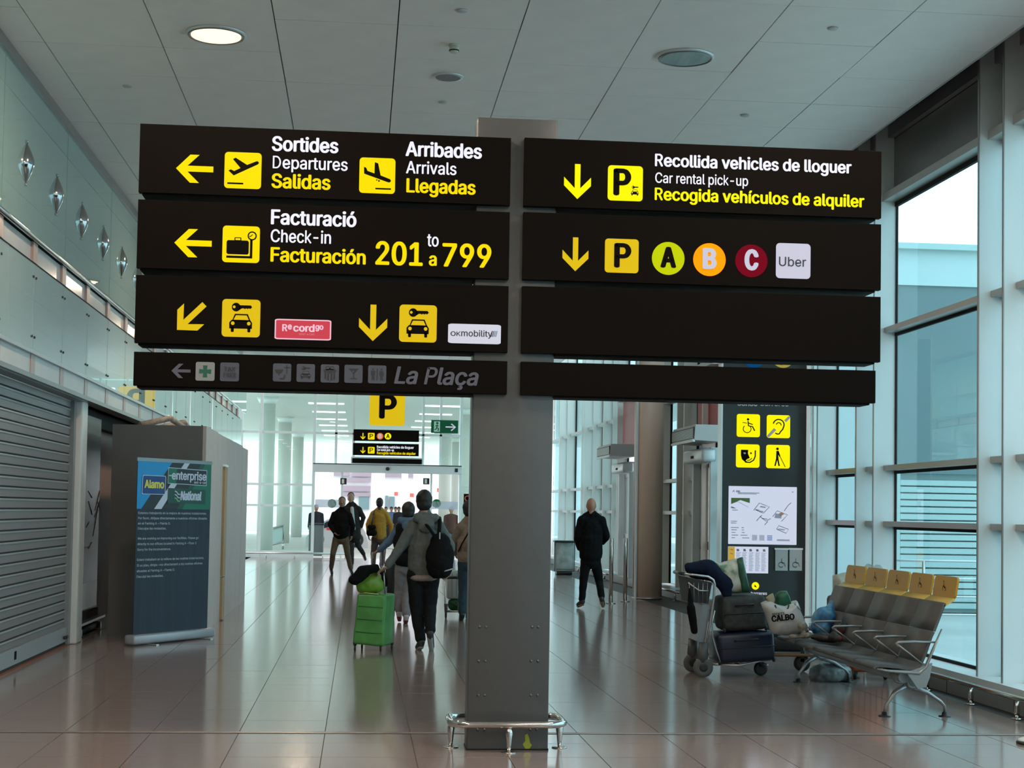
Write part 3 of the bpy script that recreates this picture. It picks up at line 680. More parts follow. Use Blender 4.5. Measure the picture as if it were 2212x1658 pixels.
stroke(b, disc2((13, 7), 1.6, 8), 2.2, lambda p, l: f(p, 2), MATS['exit_green'], closed=True); stroke(b, [(9, 14), (13, 11), (16, 14)], 1.6, lambda p, l: f(p, 2), MATS['exit_green']); stroke(b, [(13, 11), (12, 17), (16, 19), (15, 24)], 2.2, lambda p, l: f(p, 2), MATS['exit_green']); stroke(b, [(12, 17), (10, 21), (7, 21)], 2, lambda p, l: f(p, 2), MATS['exit_green'])
b.build('pictogram', t)
A = UY(1002, 1066, YE-.17); B = UY(1015, 1086, YE-.17)
t = empty('no_smoking_wall_sign', (A.x, YE-.17, B.z), 'small dark sign with a red no-entry ring right of the end door', 'sign')
b = MB(); b.box(A.x, B.x+.1, YE-.17, YE-.12, B.z, A.z, M_blk); b.build('sign_face', t)
b = MB(); b.tube([(A.x+.12+.08*math.cos(a), YE-.175, (A.z+B.z)/2+.08*math.sin(a)) for a in [k*math.pi/8 for k in range(16)]], .014, 6, mat('ring_red', (.6, .1, .08), .5), closed=True); b.build('ring', t)
# ================================================================== OUTDOORS
M_pave = mat('outside_paving', (.58, .57, .55), .5, noise_s=.6, noise_a=.08)
b = MB(); b.box(-60, 80, 51.3, 160, -.3, -.03, M_pave); b.box(6.6, 80, -30, 51.3, -.3, -.03, M_pave); b.build('ground', kind='structure')
M_obld = mat('outside_white', (.72, .73, .74), .6)
b = MB(); b.box(-14, 14, 53.5, 100, 5.75, 6.1, mat('canopy_white', (.66, .68, .66), .5)); b.build('canopy_roof', kind='structure')
M_strl = mat('strip_light', (1, 1, .98), .5, emit=4)
for k in range(7):
    for x in (-1.4, 3.2):
        b = MB(); b.box(x-.7, x+.7, 57+k*5.5, 57.25+k*5.5, 5.71, 5.75, M_strl); b.build('strip_light', label=('white strip light under the outside canopy, %s row, %s from the end wall' % ('left' if x < 0 else 'right', ('first', 'second', 'third', 'fourth', 'fifth', 'sixth', 'seventh')[k])), cat='strip light', group='strip lights under the outside canopy')
for px, Y in ((573, 60), (612, 73), (641, 88), (960, 76), (1008, 64), (985, 90)):
    q = UY(px, 1100, Y); t = empty('canopy_column', (q.x, Y, 0), 'pale round column under the outside canopy seen through the end glass', 'column', 'round columns under the outside canopy')
    b = MB(); b.lathe((q.x, Y, -.03), [(.30, 0), (.30, 5.78)], 28, mat('column_pale', (.60, .62, .58), .5)); b.build('shaft', t)
    b = MB(); b.lathe((q.x, Y, 5.5), [(.30, 0), (.42, .25)], 28, M_mul); b.build('capital', t)
bl = empty('terminal_building', (0, 110, 0), 'white building across the road seen through the open end door', 'building')
b = MB(); b.box(-40, 40, 112, 113, 0, 14, M_obld); b.build('wall', bl)
M_vio = mat('violet_panel', (.30, .25, .30), .6)
for (x0, x1, y0, y1) in ((738, 800, 1031, 1041), (738, 800, 1048, 1061), (738, 800, 1063, 1072), (718, 755, 1018, 1027), (760, 905, 1018, 1031)):
    A = UY(x0, y0, 111.8); B = UY(x1, y1, 111.8); b = MB(); b.box(A.x, B.x, 111.75, 112, B.z, A.z, M_vio); b.build('louvre_band', bl)
for (x0, x1, y0, y1) in ((775, 797, 1072, 1100), (832, 838, 1070, 1100), (842, 852, 1072, 1098)):
    A = UY(x0, y0, 111.8); B = UY(x1, y1, 111.8); b = MB(); b.box(A.x, B.x, 111.8, 112, B.z, A.z, mat('window_teal', (.16, .26, .27), .2)); b.build('window', bl)
for (x0, x1, y0, y1) in ((803, 830, 1000, 1105), (686, 697, 1000, 1105), (712, 719, 1000, 1105), (868, 880, 1000, 1100), (893, 925, 1000, 1105)):
    A = UY(x0, y0, 109); B = UY(x1, y1, 109); b = MB(); b.box(A.x, B.x, 108.6, 109, 0, 14, mat('pier_lilac', (.58, .55, .60), .6)); b.build('pier', bl)
for (px, py) in ((856, 1066), (890, 1069), (949, 1058), (983, 1056)):
    q = UY(px, py, 108); b = MB(); b.box(q.x-.13, q.x+.13, 108.3, 108.6, q.z-.13, q.z+.13, mat('plate_red', (.45, .08, .06), .5)); b.build('wall_plate', bl)
# car outside the door
cy = 66.0
t = empty('car', (UY(705, 1150, cy).x, cy, -.03), 'pale car parked outside the end door, partly hidden by the man in the black sweater', 'car')
def P(px, py, y=cy): v = UY(px, py, y); return v
prof = [(660, 1192), (661, 1160), (676, 1143), (690, 1134), (705, 1122), (722, 1118), (755, 1117), (775, 1126), (790, 1150), (795, 1175), (793, 1192)]
pts = [P(*p) for p in prof]
b = MB(); b.poly(pts, (0, 1.7, 0), mat('car_silver', (.60, .60, .62), .25, metal=.3, coat=.5)); b.build('body', t)
b = MB(); b.poly([P(p[0], p[1], cy-.02) for p in ((682, 1142), (706, 1126), (722, 1122), (722, 1136), (690, 1142))], (0, .03, 0), mat('car_glass', (.02, .03, .04), .1)); b.poly([P(p[0], p[1], cy-.02) for p in ((726, 1122), (753, 1121), (770, 1129), (776, 1138), (726, 1136))], (0, .03, 0), MATS['car_glass']); b.build('side_window', t)
for px in (683, 768):
    b = MB(); q = P(px, 1190); b.lathe((q.x, cy-.03, .3), [(.31, 0), (.33, .05), (.33, .2)], 20, M_rub, 'Y'); b.lathe((q.x, cy-.05, .3), [(.2, 0), (.2, .04)], 20, M_alu, 'Y'); b.build('wheel', t)
b = MB(); q = P(716, 1142); b.box(q.x-.2, q.x+.2, cy-.05, cy, q.z-.05, q.z+.04, mat('tail_red', (.6, .03, .04), .3)); b.build('tail_light', t)
q = UZ(683, 1203, -.03)
t = empty('litter_bin', (UY(683, 1200, 54.5).x, 54.5, -.03), 'dark grey litter bin standing outside left of the end door', 'bin')
q = UY(683, 1165, 54.5); b = MB(); b.obox((q.x, 54.5, .5), (.5, .4, 1.06), m=mat('bin_grey', (.10, .11, .11), .5), bev=.03); b.build('body', t)
b = MB(); b.obox((q.x, 54.5, 1.05), (.54, .44, .06), m=M_blkpl, bev=.02); b.build('lid', t)
# railing panel outside on the left
t = empty('barrier', (UY(590, 1150, 62).x, 61.5, 0), 'pale framed barrier panel standing outside the end glass on the left', 'barrier')
b = MB()
c4 = [UY(565, 1146, 62), UY(612, 1135, 62), UY(612, 1170, 62), UY(565, 1182, 62)]
b.tube(c4, .045, 8, M_alu, closed=True); b.build('frame', t)
b = MB(); b.poly([p+Vector((0, .02, 0)) for p in c4], (0, .02, 0), mat('panel_ice', (.50, .60, .60), .3)); b.build('panel', t)
b = MB(); b.cyl((c4[0].x, 62, -.03), c4[3], .04, m=M_alu); b.cyl((c4[1].x, 62, -.03), c4[2], .04, m=M_alu); b.build('leg', t)
# louvred building beyond the near windows
lv = empty('louvred_building', (9, 27, 0), 'pale building with rows of horizontal louvres outside the right windows', 'building')
LYY = 26.0
x0, x1 = 6.9, 13.2
ztop, zm, zl = 6.3, 5.85, 2.35
M_tealb = mat('facade_teal', (.13, .19, .20), .35); M_louv = mat('louvre_ice', (.42, .54, .53), .4)
b = MB(); b.box(x0, x1, LYY, LYY+8, 0, zl, mat('louvre_back', (.30, .40, .40), .6)); b.build('lower_wall', lv)
b = MB(); b.box(x0, x1, LYY-.1, LYY+8, zl, 5.55, M_tealb); b.build('upper_wall', lv)
b = MB(); b.box(x0, x1, LYY-.15, LYY+8, 5.55, 6.15, mat('parapet_ice', (.50, .60, .60), .4)); b.box(x0-.1, x1, LYY-.3, LYY+8, 6.15, 6.25, M_louv); b.build('parapet', lv)
lm = MB(); lm.poly([(0, 0, 0), (2.0, 0, 0), (2.0, .09, .07), (0, .09, .07)], (0, .012, -.006), M_louv); lm.poly([(0, 0, 0), (2.0, 0, 0), (2.0, 0, .088), (0, 0, .088)], (0, .012, 0), M_louv); lm = lm.mesh('louvre')
for c_ in range(3):
    xa = x0+.05+c_*2.15; z = .08
    while z < zl-.12: obj('louvre', lm, lv, loc=(xa-9, LYY-.12-27, z)); z += .115
    b = MB(); b.box(xa-.13, xa-.01, LYY-.14, LYY, 0, zl, M_louv); b.build('louvre_post', lv)
# outside guard rail and terrace
t = empty('terrace_rail', (8, 20.5, 0), 'thin metal railing on the terrace outside the right windows', 'railing')
b = MB()
for z in (.25, .5, .75, 1.0): b.tube([(6.6, 21.5, z), (10.5, 21.5, z)], .018, 6, M_alu)
b.build('rail', t)
for k in range(4):
    b = MB(); b.cyl((6.7+k*1.2, 21.5, -.03), (6.7+k*1.2, 21.5, 1.0), .022, m=M_alu); b.build('post', t)
b = MB(); b.box(9.6, 10.2, 14, 14.5, 0, 7, M_obld); b.build('outside_pillar', kind='structure')
# ================================================================== SIGN POST
YF = 10.573      # totem face
YP = 10.515      # front of the boards
sp = empty('sign_post', (1.018, 10.7, 0), 'tall flat grey post carrying two columns of black backlit direction boards', 'sign post')
PX0, PX1 = .745, 1.291
b = MB(); b.obox(((PX0+PX1)/2, YF+.125, 2.136), (PX1-PX0, .25, 4.272), m=M_totem, bev=.006); b.build('post', sp)
b = MB(); b.box(PX0-.003, PX1+.003, YF-.003, YF+.25, 0, .012, M_black); b.build('foot_joint', sp)
bolt = MB()
for py, xs in ((1353.5, (1036, 1050, 1149.5, 1163)), (1427, (1034, 1048, 1147.5, 1162)), (1501, (1033, 1047, 1147, 1161)), (1575, (1031, 1046, 1145.5, 1160))):
    for px in xs:
        q = UY(px, py, YF); b = MB(); b.lathe((q.x, YF, q.z), [(.0, -.007), (.005, -.0075), (.009, -.004), (.010, 0), (.010, .002)], 10, mat('bolt_metal', (.12, .12, .13), .35, metal=.7), 'Y'); b.build('bolt', sp)
b = MB(); q = UY(1138, 1600, YF); f = mapper((q.x, YF-.001, q.z), (.035, .05))
shape(b, [(.3, .1), (.55, 0), (.75, .35), (.8, .6), (1, .75), (.75, 1), (.35, 1), (.1, .7), (.35, .5)], f, mat('paint_mark', (.22, .26, .01), .5)); b.build('paint_mark', sp, label='yellow-green paint smear near the foot')
for p in (1030, 1170):
    for py in (1353, 1428, 1502): pass
def board(x0, x1, z0, z1, label, side):
    b = MB(); b.box(x0, x1, YP, YP+.055, z0, z1, M_sign)
    if side < 0: b.box(x0+.018, PX0-.004, YP+.055, YP+.26, z0+.0, z1-.01, M_signb); b.box(x0+.02, PX0-.004, YP+.03, YP+.25, z0-.012, z0, M_signb)
    else: b.box(PX1+.004, x1-.03, YP+.055, YP+.26, z0, z1-.01, M_signb); b.box(PX1+.004, x1-.032, YP+.03, YP+.25, z0-.012, z0, M_signb)
    o = b.build('sign_board', sp, label=label)
    return o
LX0, LX1, RX0, RX1 = -1.499, .969, 1.063, 3.549
rows = [(3.665, 4.123), (3.163, 3.617), (2.667, 3.115), (2.385, 2.607)]
L1 = board(LX0, LX1, *rows[0], 'departures and arrivals board', -1)
L2 = board(LX0, LX1, *rows[1], 'check-in board', -1)
L3 = board(LX0, LX1, *rows[2], 'car rental logos board', -1)
L4 = board(LX0, LX1, *rows[3], 'narrow unlit services board', -1)
R1 = board(RX0, RX1, 3.665, 4.13, 'car rental pick-up board', 1)
R2 = board(RX0, RX1, 3.165, 3.622, 'parking letters board', 1)
R3 = board(RX0, RX1, 2.667, 3.118, 'blank board', 1)
R4 = board(RX0, RX1-.033, 2.383, 2.607, 'narrow blank board', 1)
SC_ = FOC/10.52
YS = YP-.0015
def W(px, py): return UY(px, py, YS)
def line(o, s, x0, x1, yb, cap, m, bold=.045, italic=0., name='lettering'):
    a = W(x0, yb); e = W(x1, yb); b = MB()
    text(b, s, a, e.x-a.x, cap/SC_, m, bold=bold, italic=italic); return b.build(name, o)
ARW = [(-.5, 0), (-.12, -.385), (.125, -.385), (-.19, -.08), (.5, -.08), (.5, .08), (-.19, .08), (.125, .385), (-.12, .385)]
def arrow(o, cx, cy, size, ang, m):
    c = W(cx, cy); s = size/SC_; a = math.radians(ang); b = MB()
    b.face([c+Vector(((x*math.cos(a)-y*math.sin(a))*s, -.001, -(x*math.sin(a)+y*math.cos(a))*s)) for x, y in ARW], m); b.build('arrow', o)
def tile(b, cx, cy, wpx, m, hpx=None, r=.1, circle=False):
    c = W(cx, cy); hw = wpx/2/SC_; hh = (hpx or wpx)/2/SC_
    f = mapper(c, (hw, hh)); asp = hw/hh
    pts = disc2((.5, .5), .5, 40) if circle else [(x, .5+(y-.5)) for x, y in rrect(0, 0, 1, 1, r)]
    if not circle and asp != 1: pts = [(x, y) for x, y in [((px_ if True else 0), py_) for px_, py_ in [(p[0]/asp if False else p[0], p[1]) for p in rrect(0, 0, 1, 1, r)]]]
    shape(b, pts, f, m); return c, hw, hh
def carkey(b, c, h, dk, yl):
    f = mapper(c, h, (1050, 1490), (455, 885), lift=.0012)
    shape(b, disc2((1210, 545), 50), f, dk, 2); shape(b, [(1245, 522), (1380, 522), (1395, 543), (1375, 562), (1355, 556), (1343, 565), (1328, 556), (1312, 565), (1290, 556), (1270, 562), (1245, 580)], f, dk, 2)
    shape(b, disc2((1188, 543), 16, 12), f, yl, 3)
    shape(b, [(1165, 705), (1198, 622), (1347, 622), (1382, 705)], f, dk, 2); shape(b, [(1184, 690), (1210, 638), (1335, 638), (1360, 690)], f, yl, 3)
    shape(b, [(1135, 722), (1160, 692), (1378, 692), (1398, 722), (1397, 790), (1136, 790)], f, dk, 2)
    for x in (1155, 1345): shape(b, rrect(x, 770, x+35, 830, 12), f, dk, 2)
    for x in (1176, 1360): shape(b, disc2((x, 730), 21, 14), f, yl, 3)
# row 1 left
arrow(L1, 420.5, 364.5, 79, 0, M_yelb if False else M_yel)
b = MB(); c, h, _ = tile(b, 524.8, 368.2, 78.5, M_yel)
f = mapper(c, h, (1083, 1497), (417, 829))
shape(b, [(1175, 497), (1205, 480), (1335, 558), (1438, 513), (1455, 512), (1466, 524), (1466, 538), (1452, 550), (1188, 683), (1127, 628), (1155, 615), (1192, 632), (1262, 596)], f, M_blk, 2)
shape(b, rrect(1118, 763, 1298, 782, 6), f, M_blk, 2); b.build('pictogram', L1)
line(L1, 'Sortides', 587, 731, 325.8, 30.5, M_wht, .052); line(L1, 'Departures', 589, 751, 363.3, 26.5, M_wht, .025); line(L1, 'Salidas', 586, 714, 405.8, 30, M_yel, .052)
b = MB(); c, h, _ = tile(b, 815, 379.3, 77.5, M_yel)
f = mapper(c, h, (432, 778), (407, 755))
shape(b, [(475, 500), (496, 507), (510, 538), (577, 560), (579, 450), (611, 460), (637, 578), (728, 611), (737, 622), (736, 635), (722, 645), (700, 640), (478, 566)], f, M_blk, 2)
shape(b, disc2((601, 624), 7, 8), f, M_blk, 2); shape(b, disc2((622, 632), 9, 8), f, M_blk, 2); shape(b, rrect(588, 701, 740, 716, 5), f, M_blk, 2); b.build('pictogram', L1)
line(L1, 'Arribades', 875.7, 1041, 337, 30.5, M_wht, .052); line(L1, 'Arrivals', 876.8, 986, 374.3, 26.5, M_wht, .025); line(L1, 'Llegadas', 877.5, 1027.4, 415.5, 29.5, M_yel, .052)
# row 2 left
arrow(L2, 417, 525, 79, 0, M_yel)
b = MB(); c, h, _ = tile(b, 520.8, 527.5, 79, M_yel)
f = mapper(c, h, (1062, 1478), (1256, 1672))
shape(b, rrect(1108, 1420, 1357, 1580, 24), f, M_blk, 2); shape(b, rrect(1195, 1386, 1272, 1425, 10), f, M_blk, 2); shape(b, rrect(1206, 1396, 1261, 1418, 4), f, M_yel, 3)
shape(b, [(1108, 1596), (1370, 1596), (1370, 1400), (1398, 1400), (1398, 1622), (1108, 1622)], f, M_blk, 2)
shape(b, disc2((1392, 1365), 52), f, M_blk, 2); shape(b, disc2((1392, 1365), 37), f, M_yel, 3); stroke(b, [(1398, 1350), (1372, 1375)], 9, f, M_blk, lift=4); stroke(b, [(1372, 1375), (1360, 1368)], 9, f, M_blk, lift=4); b.build('pictogram', L2)
line(L2, 'Facturació', 585, 770, 484.5, 31, M_wht, .052); line(L2, 'Check-in', 584.5, 715, 522.5, 27, M_wht, .025); line(L2, 'Facturación', 584, 790, 565, 30, M_yel, .052)
line(L2, '201', 810.5, 913, 571.5, 49, M_yel, .045); line(L2, 'to', 922.3, 947.5, 532, 28, M_wht, .025); line(L2, 'a', 926, 943.3, 573.6, 28, M_yel, .05); line(L2, '799', 955, 1061, 575.5, 49, M_yel, .045)
# row 3 left
arrow(L3, 412, 684.5, 80, -45, M_yel2); arrow(L3, 806, 697, 79, -90, M_yel2)
for cx, cy in ((520.8, 687), (903, 698.6)):
    b = MB(); c, h, _ = tile(b, cx, cy, 81, M_yel2); carkey(b, c, h, M_blk, M_yel2); b.build('pictogram', L3)
M_rosa = mat('logo_red', (.72, .07, .10), .4, emit=.75); M_rosw = mat('logo_pinkwhite', (.90, .55, .66), .4, emit=.9)
b = MB(); tile(b, 654.5, 711.7, 120.5, M_rosw, 44, .07); c = W(654.5, 711.7); f = mapper(c, (57.5/SC_, 19.3/SC_)); shape(b, rrect(0, 0, 1, 1, .05), f, M_rosa, 2)
a = W(609.5, 715.2)+Vector((0, -.003, 0)); text(b, 'R', a, 11/SC_, 14/SC_, M_rosw, bold=.075)
text(b, 'e', W(621.5, 711.5)+Vector((0, -.003, 0)), 9/SC_, 13/SC_, M_rosw, bold=.075); text(b, 'cord', W(633, 715.8)+Vector((0, -.003, 0)), 46/SC_, 15/SC_, M_rosw, bold=.075)
text(b, 'go', W(681, 712)+Vector((0, -.003, 0)), 17.5/SC_, 12/SC_, M_rosw, bold=.07); text(b, 'RENT A CAR', W(646, 723.5)+Vector((0, -.003, 0)), 33/SC_, 4.2/SC_, mat('logo_pink', (.85, .3, .38), .4, emit=.8))
b.build('logo_plate', L3)
b = MB(); tile(b, 1025, 721, 115, mat('logo_white', (.74, .74, .86), .4, emit=.8), 42.5, .08); M_nb = mat('logo_ink', (.02, .02, .03), .5)
text(b, 'OK', W(973, 725.3)+Vector((0, -.003, 0)), 22/SC_, 9.5/SC_, M_nb, bold=.05); text(b, 'mobility', W(996, 726)+Vector((0, -.003, 0)), 68/SC_, 13.5/SC_, M_nb, bold=.025)
for k, m_ in enumerate((M_nb, mat('logo_blue', (.2, .3, .5), .5, emit=.3), mat('logo_pale', (.35, .5, .65), .5, emit=.4), MATS['logo_pale'])):
    q = W(1063+k*3.4, 721); f = mapper(q, .02); shape(b, [(.45, 0), (.62, 0), (.38, 1), (.2, 1)], f, m_, 2)
b.build('logo_plate', L3)
# row 4 left (unlit)
arrow(L4, 391, 800.7, 40, 0, M_lilac)
b = MB(); c, h, _ = tile(b, 443.2, 801.8, 40, mat('pharmacy_pale', (.22, .235, .23), .5)); f = mapper(c, h); g_ = mat('pharmacy_green', (.005, .09, .05), .5)
shape(b, [(.38, .18), (.62, .18), (.60, .40), (.82, .38), (.82, .62), (.60, .60), (.62, .82), (.38, .82), (.40, .60), (.18, .62), (.18, .38), (.40, .40)], f, g_, 2); b.build('pictogram', L4)
b = MB(); c, h, _ = tile(b, 496, 803, 40, M_lilac2); text(b, 'TAX', W(484, 801)+Vector((0, -.003, 0)), 24/SC_, 9/SC_, M_unl, bold=.03); text(b, 'FREE', W(483, 814)+Vector((0, -.003, 0)), 27/SC_, 9/SC_, M_unl, bold=.03); b.build('pictogram', L4)
b = MB(); c, h, _ = tile(b, 609.3, 804.3, 38.8, M_lilac2); f = mapper(c, h)
stroke(b, [(.76, .08), (.76, .56)], .05, f, M_unl, lift=2); stroke(b, [(.6, .22), (.94, .22)], .05, f, M_unl, lift=2)
shape(b, [(.08, .34), (.58, .34), (.5, .52), (.36, .58), (.36, .68), (.30, .68), (.30, .58), (.16, .52)], f, M_unl, 2)
shape(b, [(.62, .62)]+_arc(.52, .72, .18, .18, -40, 130, 8)[::1]+[(.36, .86)]+_arc(.46, .68, .15, .13, 120, -30, 6), f, M_unl, 2); b.build('pictogram', L4)
b = MB(); c, h, _ = tile(b, 660.5, 805.3, 39, M_lilac2); carkey(b, c, h*.92, M_unl, M_lilac2); b.build('pictogram', L4)
b = MB(); c, h, _ = tile(b, 712.5, 806.5, 39, M_lilac2); f = mapper(c, h)
shape(b, [(.2, .42), (.5, .52), (.8, .42), (.78, .78), (.5, .9), (.22, .78)], f, M_unl, 2); shape(b, [(.15, .3), (.5, .2), (.85, .3), (.85, .4), (.5, .5), (.15, .4)], f, M_unl, 2)
stroke(b, [(.5, .5), (.5, .9)], .07, f, M_lilac2, lift=3); stroke(b, [(.33, .45), (.33, .84)], .04, f, M_lilac2, lift=3); stroke(b, [(.67, .45), (.67, .84)], .04, f, M_lilac2, lift=3)
stroke(b, _arc(.38, .2, .12, .09, 0, 330, 10), .05, f, M_unl, lift=2); stroke(b, _arc(.62, .2, .12, .09, 0, 330, 10), .05, f, M_unl, lift=2); b.build('pictogram', L4)
b = MB(); c, h, _ = tile(b, 763.6, 807.3, 39, M_lilac2); f = mapper(c, h)
shape(b, [(.22, .2), (.8, .2), (.54, .5), (.54, .72), (.7, .74), (.7, .79), (.3, .79), (.3, .74), (.48, .72), (.48, .5)], f, M_unl, 2); shape(b, disc2((.47, .37), .05, 10), f, M_lilac2, 3); b.build('pictogram', L4)
b = MB(); c, h, _ = tile(b, 814.8, 808.3, 39, M_lilac2); f = mapper(c, h)
shape(b, rrect(.46, .17, .53, .83, .02), f, M_unl, 2)
for x in (.27, .73): shape(b, disc2((x, .22), .055, 10), f, M_unl, 2)
shape(b, [(.15, .3), (.39, .3), (.39, .55), (.36, .57), (.36, .83), (.19, .83), (.19, .57), (.15, .55)], f, M_unl, 2); shape(b, [(.64, .3), (.82, .3), (.88, .55), (.82, .6), (.82, .83), (.66, .83), (.66, .6), (.6, .55)], f, M_unl, 2); b.build('pictogram', L4)
a = W(851, 828.5); e = W(1030, 828.5); b = MB(); text(b, 'La Plaça', a, e.x-a.x, 36/SC_, M_lilac, bold=.045, italic=.2); b.build('lettering', L4)
# row 1 right
arrow(R1, 1247.5, 392, 77.5, -90, M_yelb)
b = MB(); c, h, _ = tile(b, 1350.7, 395.8, 78, M_yelb)
f = mapper(c, h); text(b, 'P', f((.155, .86), 1)+Vector((0, -.002, 0)), h*2*.51, h*2*.70, M_blk, bold=.085)
c2 = f((.775, .71), 1); carkey(b, c2, h*.36, M_blk, M_yelb); b.build('pictogram', R1)
line(R1, 'Recollida vehicles de lloguer', 1414.5, 1839.4, 359, 26.5, M_wht, .052); line(R1, 'Car rental pick-up', 1415, 1616, 394.6, 22.5, M_wht, .02); line(R1, 'Recogida vehículos de alquiler', 1414, 1867, 432, 26.3, M_yelb, .052)
# row 2 right
arrow(R2, 1243, 549, 74.5, -90, M_yel2)
b = MB(); c, h, _ = tile(b, 1343, 552.5, 75, M_yel2); f = mapper(c, h); text(b, 'P', f((.27, .855), 1)+Vector((0, -.002, 0)), h*2*.51, h*2*.66, M_blk, bold=.085); b.build('pictogram', R2)
for cx, cy, ch, mc, ml, wx in ((1443.4, 558, 'A', mat('circle_lime', (.62, .72, .0), .4, emit=.8), M_blk, .49), (1532.4, 560.6, 'B', mat('circle_orange', (.93, .19, .0), .4, emit=.95, noise_s=5, noise_a=.15), M_wht2, .43), (1623, 563.3, 'C', mat('circle_wine', (.20, .0, .012), .4, emit=.8), M_wht2, .44)):
    b = MB(); c, h, _ = tile(b, cx, cy, 73, mc, circle=True); f = mapper(c, h)
    text(b, ch, f((.5-wx/2, .79), 1)+Vector((0, -.002, 0)), h*2*wx, h*2*.58, ml, bold=.085); b.build('letter_disc', R2)
b = MB(); c, h, _ = tile(b, 1713.4, 563.5, 78.5, M_wht2, r=.11); a = W(1682, 574.5)+Vector((0, -.003, 0)); text(b, 'Uber', a, 62/SC_, 20.5/SC_, M_nb, bold=.02); b.build('logo_plate', R2)
# guard rail round the post
t = empty('bumper_rail', (1.018, 10.7, 0), 'polished steel bumper rail looping round the foot of the grey sign post', 'guard rail')
y0, y1, x0, x1, r_, z = 10.47, 10.93, .635, 1.395, .12, .185
cs = []
for cx, cy, a in ((x1-r_, y1-r_, 0), (x0+r_, y1-r_, 90), (x0+r_, y0+r_, 180), (x1-r_, y0+r_, 270)):
    cs += [(cx+r_*math.cos(math.radians(a+k*15)), cy+r_*math.sin(math.radians(a+k*15)), z) for k in range(7)]
b = MB(); b.tube(cs, .024, 14, M_steel, closed=True); b.build('rail', t)
for x, y in ((1.018, y0), (x0+.01, 10.7), (x1-.01, 10.7), (1.018, y1)):
    b = MB(); s_ = (y in (y0, y1)); b.tube([(x, y, .008), (x, y, .05), (x, y, .09), (x, y, .13), (x, y, z-.01)], [.012, .016, .02, .026, .012], 10, M_steel, squash=.45 if s_ else .5); b.build('post', t)
    b = MB(); b.lathe((x, y, 0), [(.052, 0), (.052, .005), (.045, .008), (.016, .010)], 20, M_steel); b.build('foot_plate', t)
# ================================================================== PEOPLE
TMP = bpy.data.scenes.new('work'); JUNK = []
def lump(name, caps, m, parent, vox=.01, smooth=4, noise_amp=0., noise_f=8., mats=None):
    """one closed continuous surface from overlapping tapered capsules / ellipsoids"""
    bm = bmesh.new()
    def ring_cap(p0, p1, r0, r1, sq=1., n=14, side=None):
        p0, p1 = Vector(p0), Vector(p1); t = (p1-p0)
        L = t.length; t = t.normalized() if L > 1e-6 else Vector((0, 0, 1))
        x = Vector((1, 0, 0)) if side is None else Vector(side)
        x = (x-t*x.dot(t))
        if x.length < .05: x = Vector((0, 1, 0)); x = x-t*x.dot(t)
        x.normalize(); y = t.cross(x)
        prof = []
        for k in range(1, 4): a = math.pi/2*(1-k/3.5); prof.append((p0-t*(r0*math.sin(a)), r0*math.cos(a)))
        prof.append((p0, r0)); prof.append((p1, r1))
        for k in range(3, 0, -1): a = math.pi/2*(1-k/3.5); prof.append((p1+t*(r1*math.sin(a)), r1*math.cos(a)))
        rings = [[bm.verts.new(c+(x*math.cos(2*math.pi*j/n)+y*math.sin(2*math.pi*j/n)*sq)*r) for j in range(n)] for c, r in prof]
        for A, B in zip(rings, rings[1:]):
            for j in range(n): bm.faces.new([A[j], A[(j+1) % n], B[(j+1) % n], B[j]])
        bm.faces.new(rings[0][::-1]); bm.faces.new(rings[-1])
    for c in caps:
        if c[0] == 'c': ring_cap(*c[1:])
        else:
            _, ce, rad, rot = c if len(c) == 4 else (*c, None)
            M = Matrix.Translation(ce) @ (rot.to_4x4() if rot else Matrix.Identity(4)) @ Matrix.Diagonal((*rad, 1))
            bmesh.ops.create_uvsphere(bm, u_segments=16, v_segments=10, radius=1, matrix=M)
    bmesh.ops.recalc_face_normals(bm, faces=bm.faces[:])
    me = bpy.data.meshes.new('tmp'); bm.to_mesh(me); bm.free()
    o = bpy.data.objects.new('tmp', me); TMP.collection.objects.link(o)
    r = o.modifiers.new('r', 'REMESH'); r.mode = 'VOXEL'; r.voxel_size = vox; r.use_smooth_shade = True
    if smooth: s = o.modifiers.new('s', 'SMOOTH'); s.factor = .5; s.iterations = smooth
    TMP.view_layers[0].update(); dg = TMP.view_layers[0].depsgraph; me2 = bpy.data.meshes.new_from_object(o.evaluated_get(dg))
    TMP.collection.objects.unlink(o); JUNK.append(o); JUNK.append(me)
    if noise_amp:
        n_ = len(me2.vertices); co = [0.]*(3*n_); me2.vertices.foreach_get('co', co); no = [0.]*(3*n_); me2.vertices.foreach_get('normal', no)
        for k in range(0, 3*n_, 3):
            q = Vector(co[k:k+3])*noise_f; d = (noise.noise(q)+.5*noise.noise(q*2.3))*noise_amp
            co[k] += no[k]*d; co[k+1] += no[k+1]*d; co[k+2] += no[k+2]*d
        me2.vertices.foreach_set('co', co); me2.update()
    me2.materials.append(m); me2.name = name
    for p in me2.polygons: p.use_smooth = True
    return obj(name, me2, parent)
M_skin = mat('skin_light', (.42, .25, .18), .5); M_skin2 = mat('skin_tan', (.26, .14, .09), .5); M_skin3 = mat('skin_dark', (.055, .03, .022), .5)
def cloth(name, col, a=.12): return mat(name, col, .9, spec=.12, noise_s=22, noise_a=a, bump=.35)
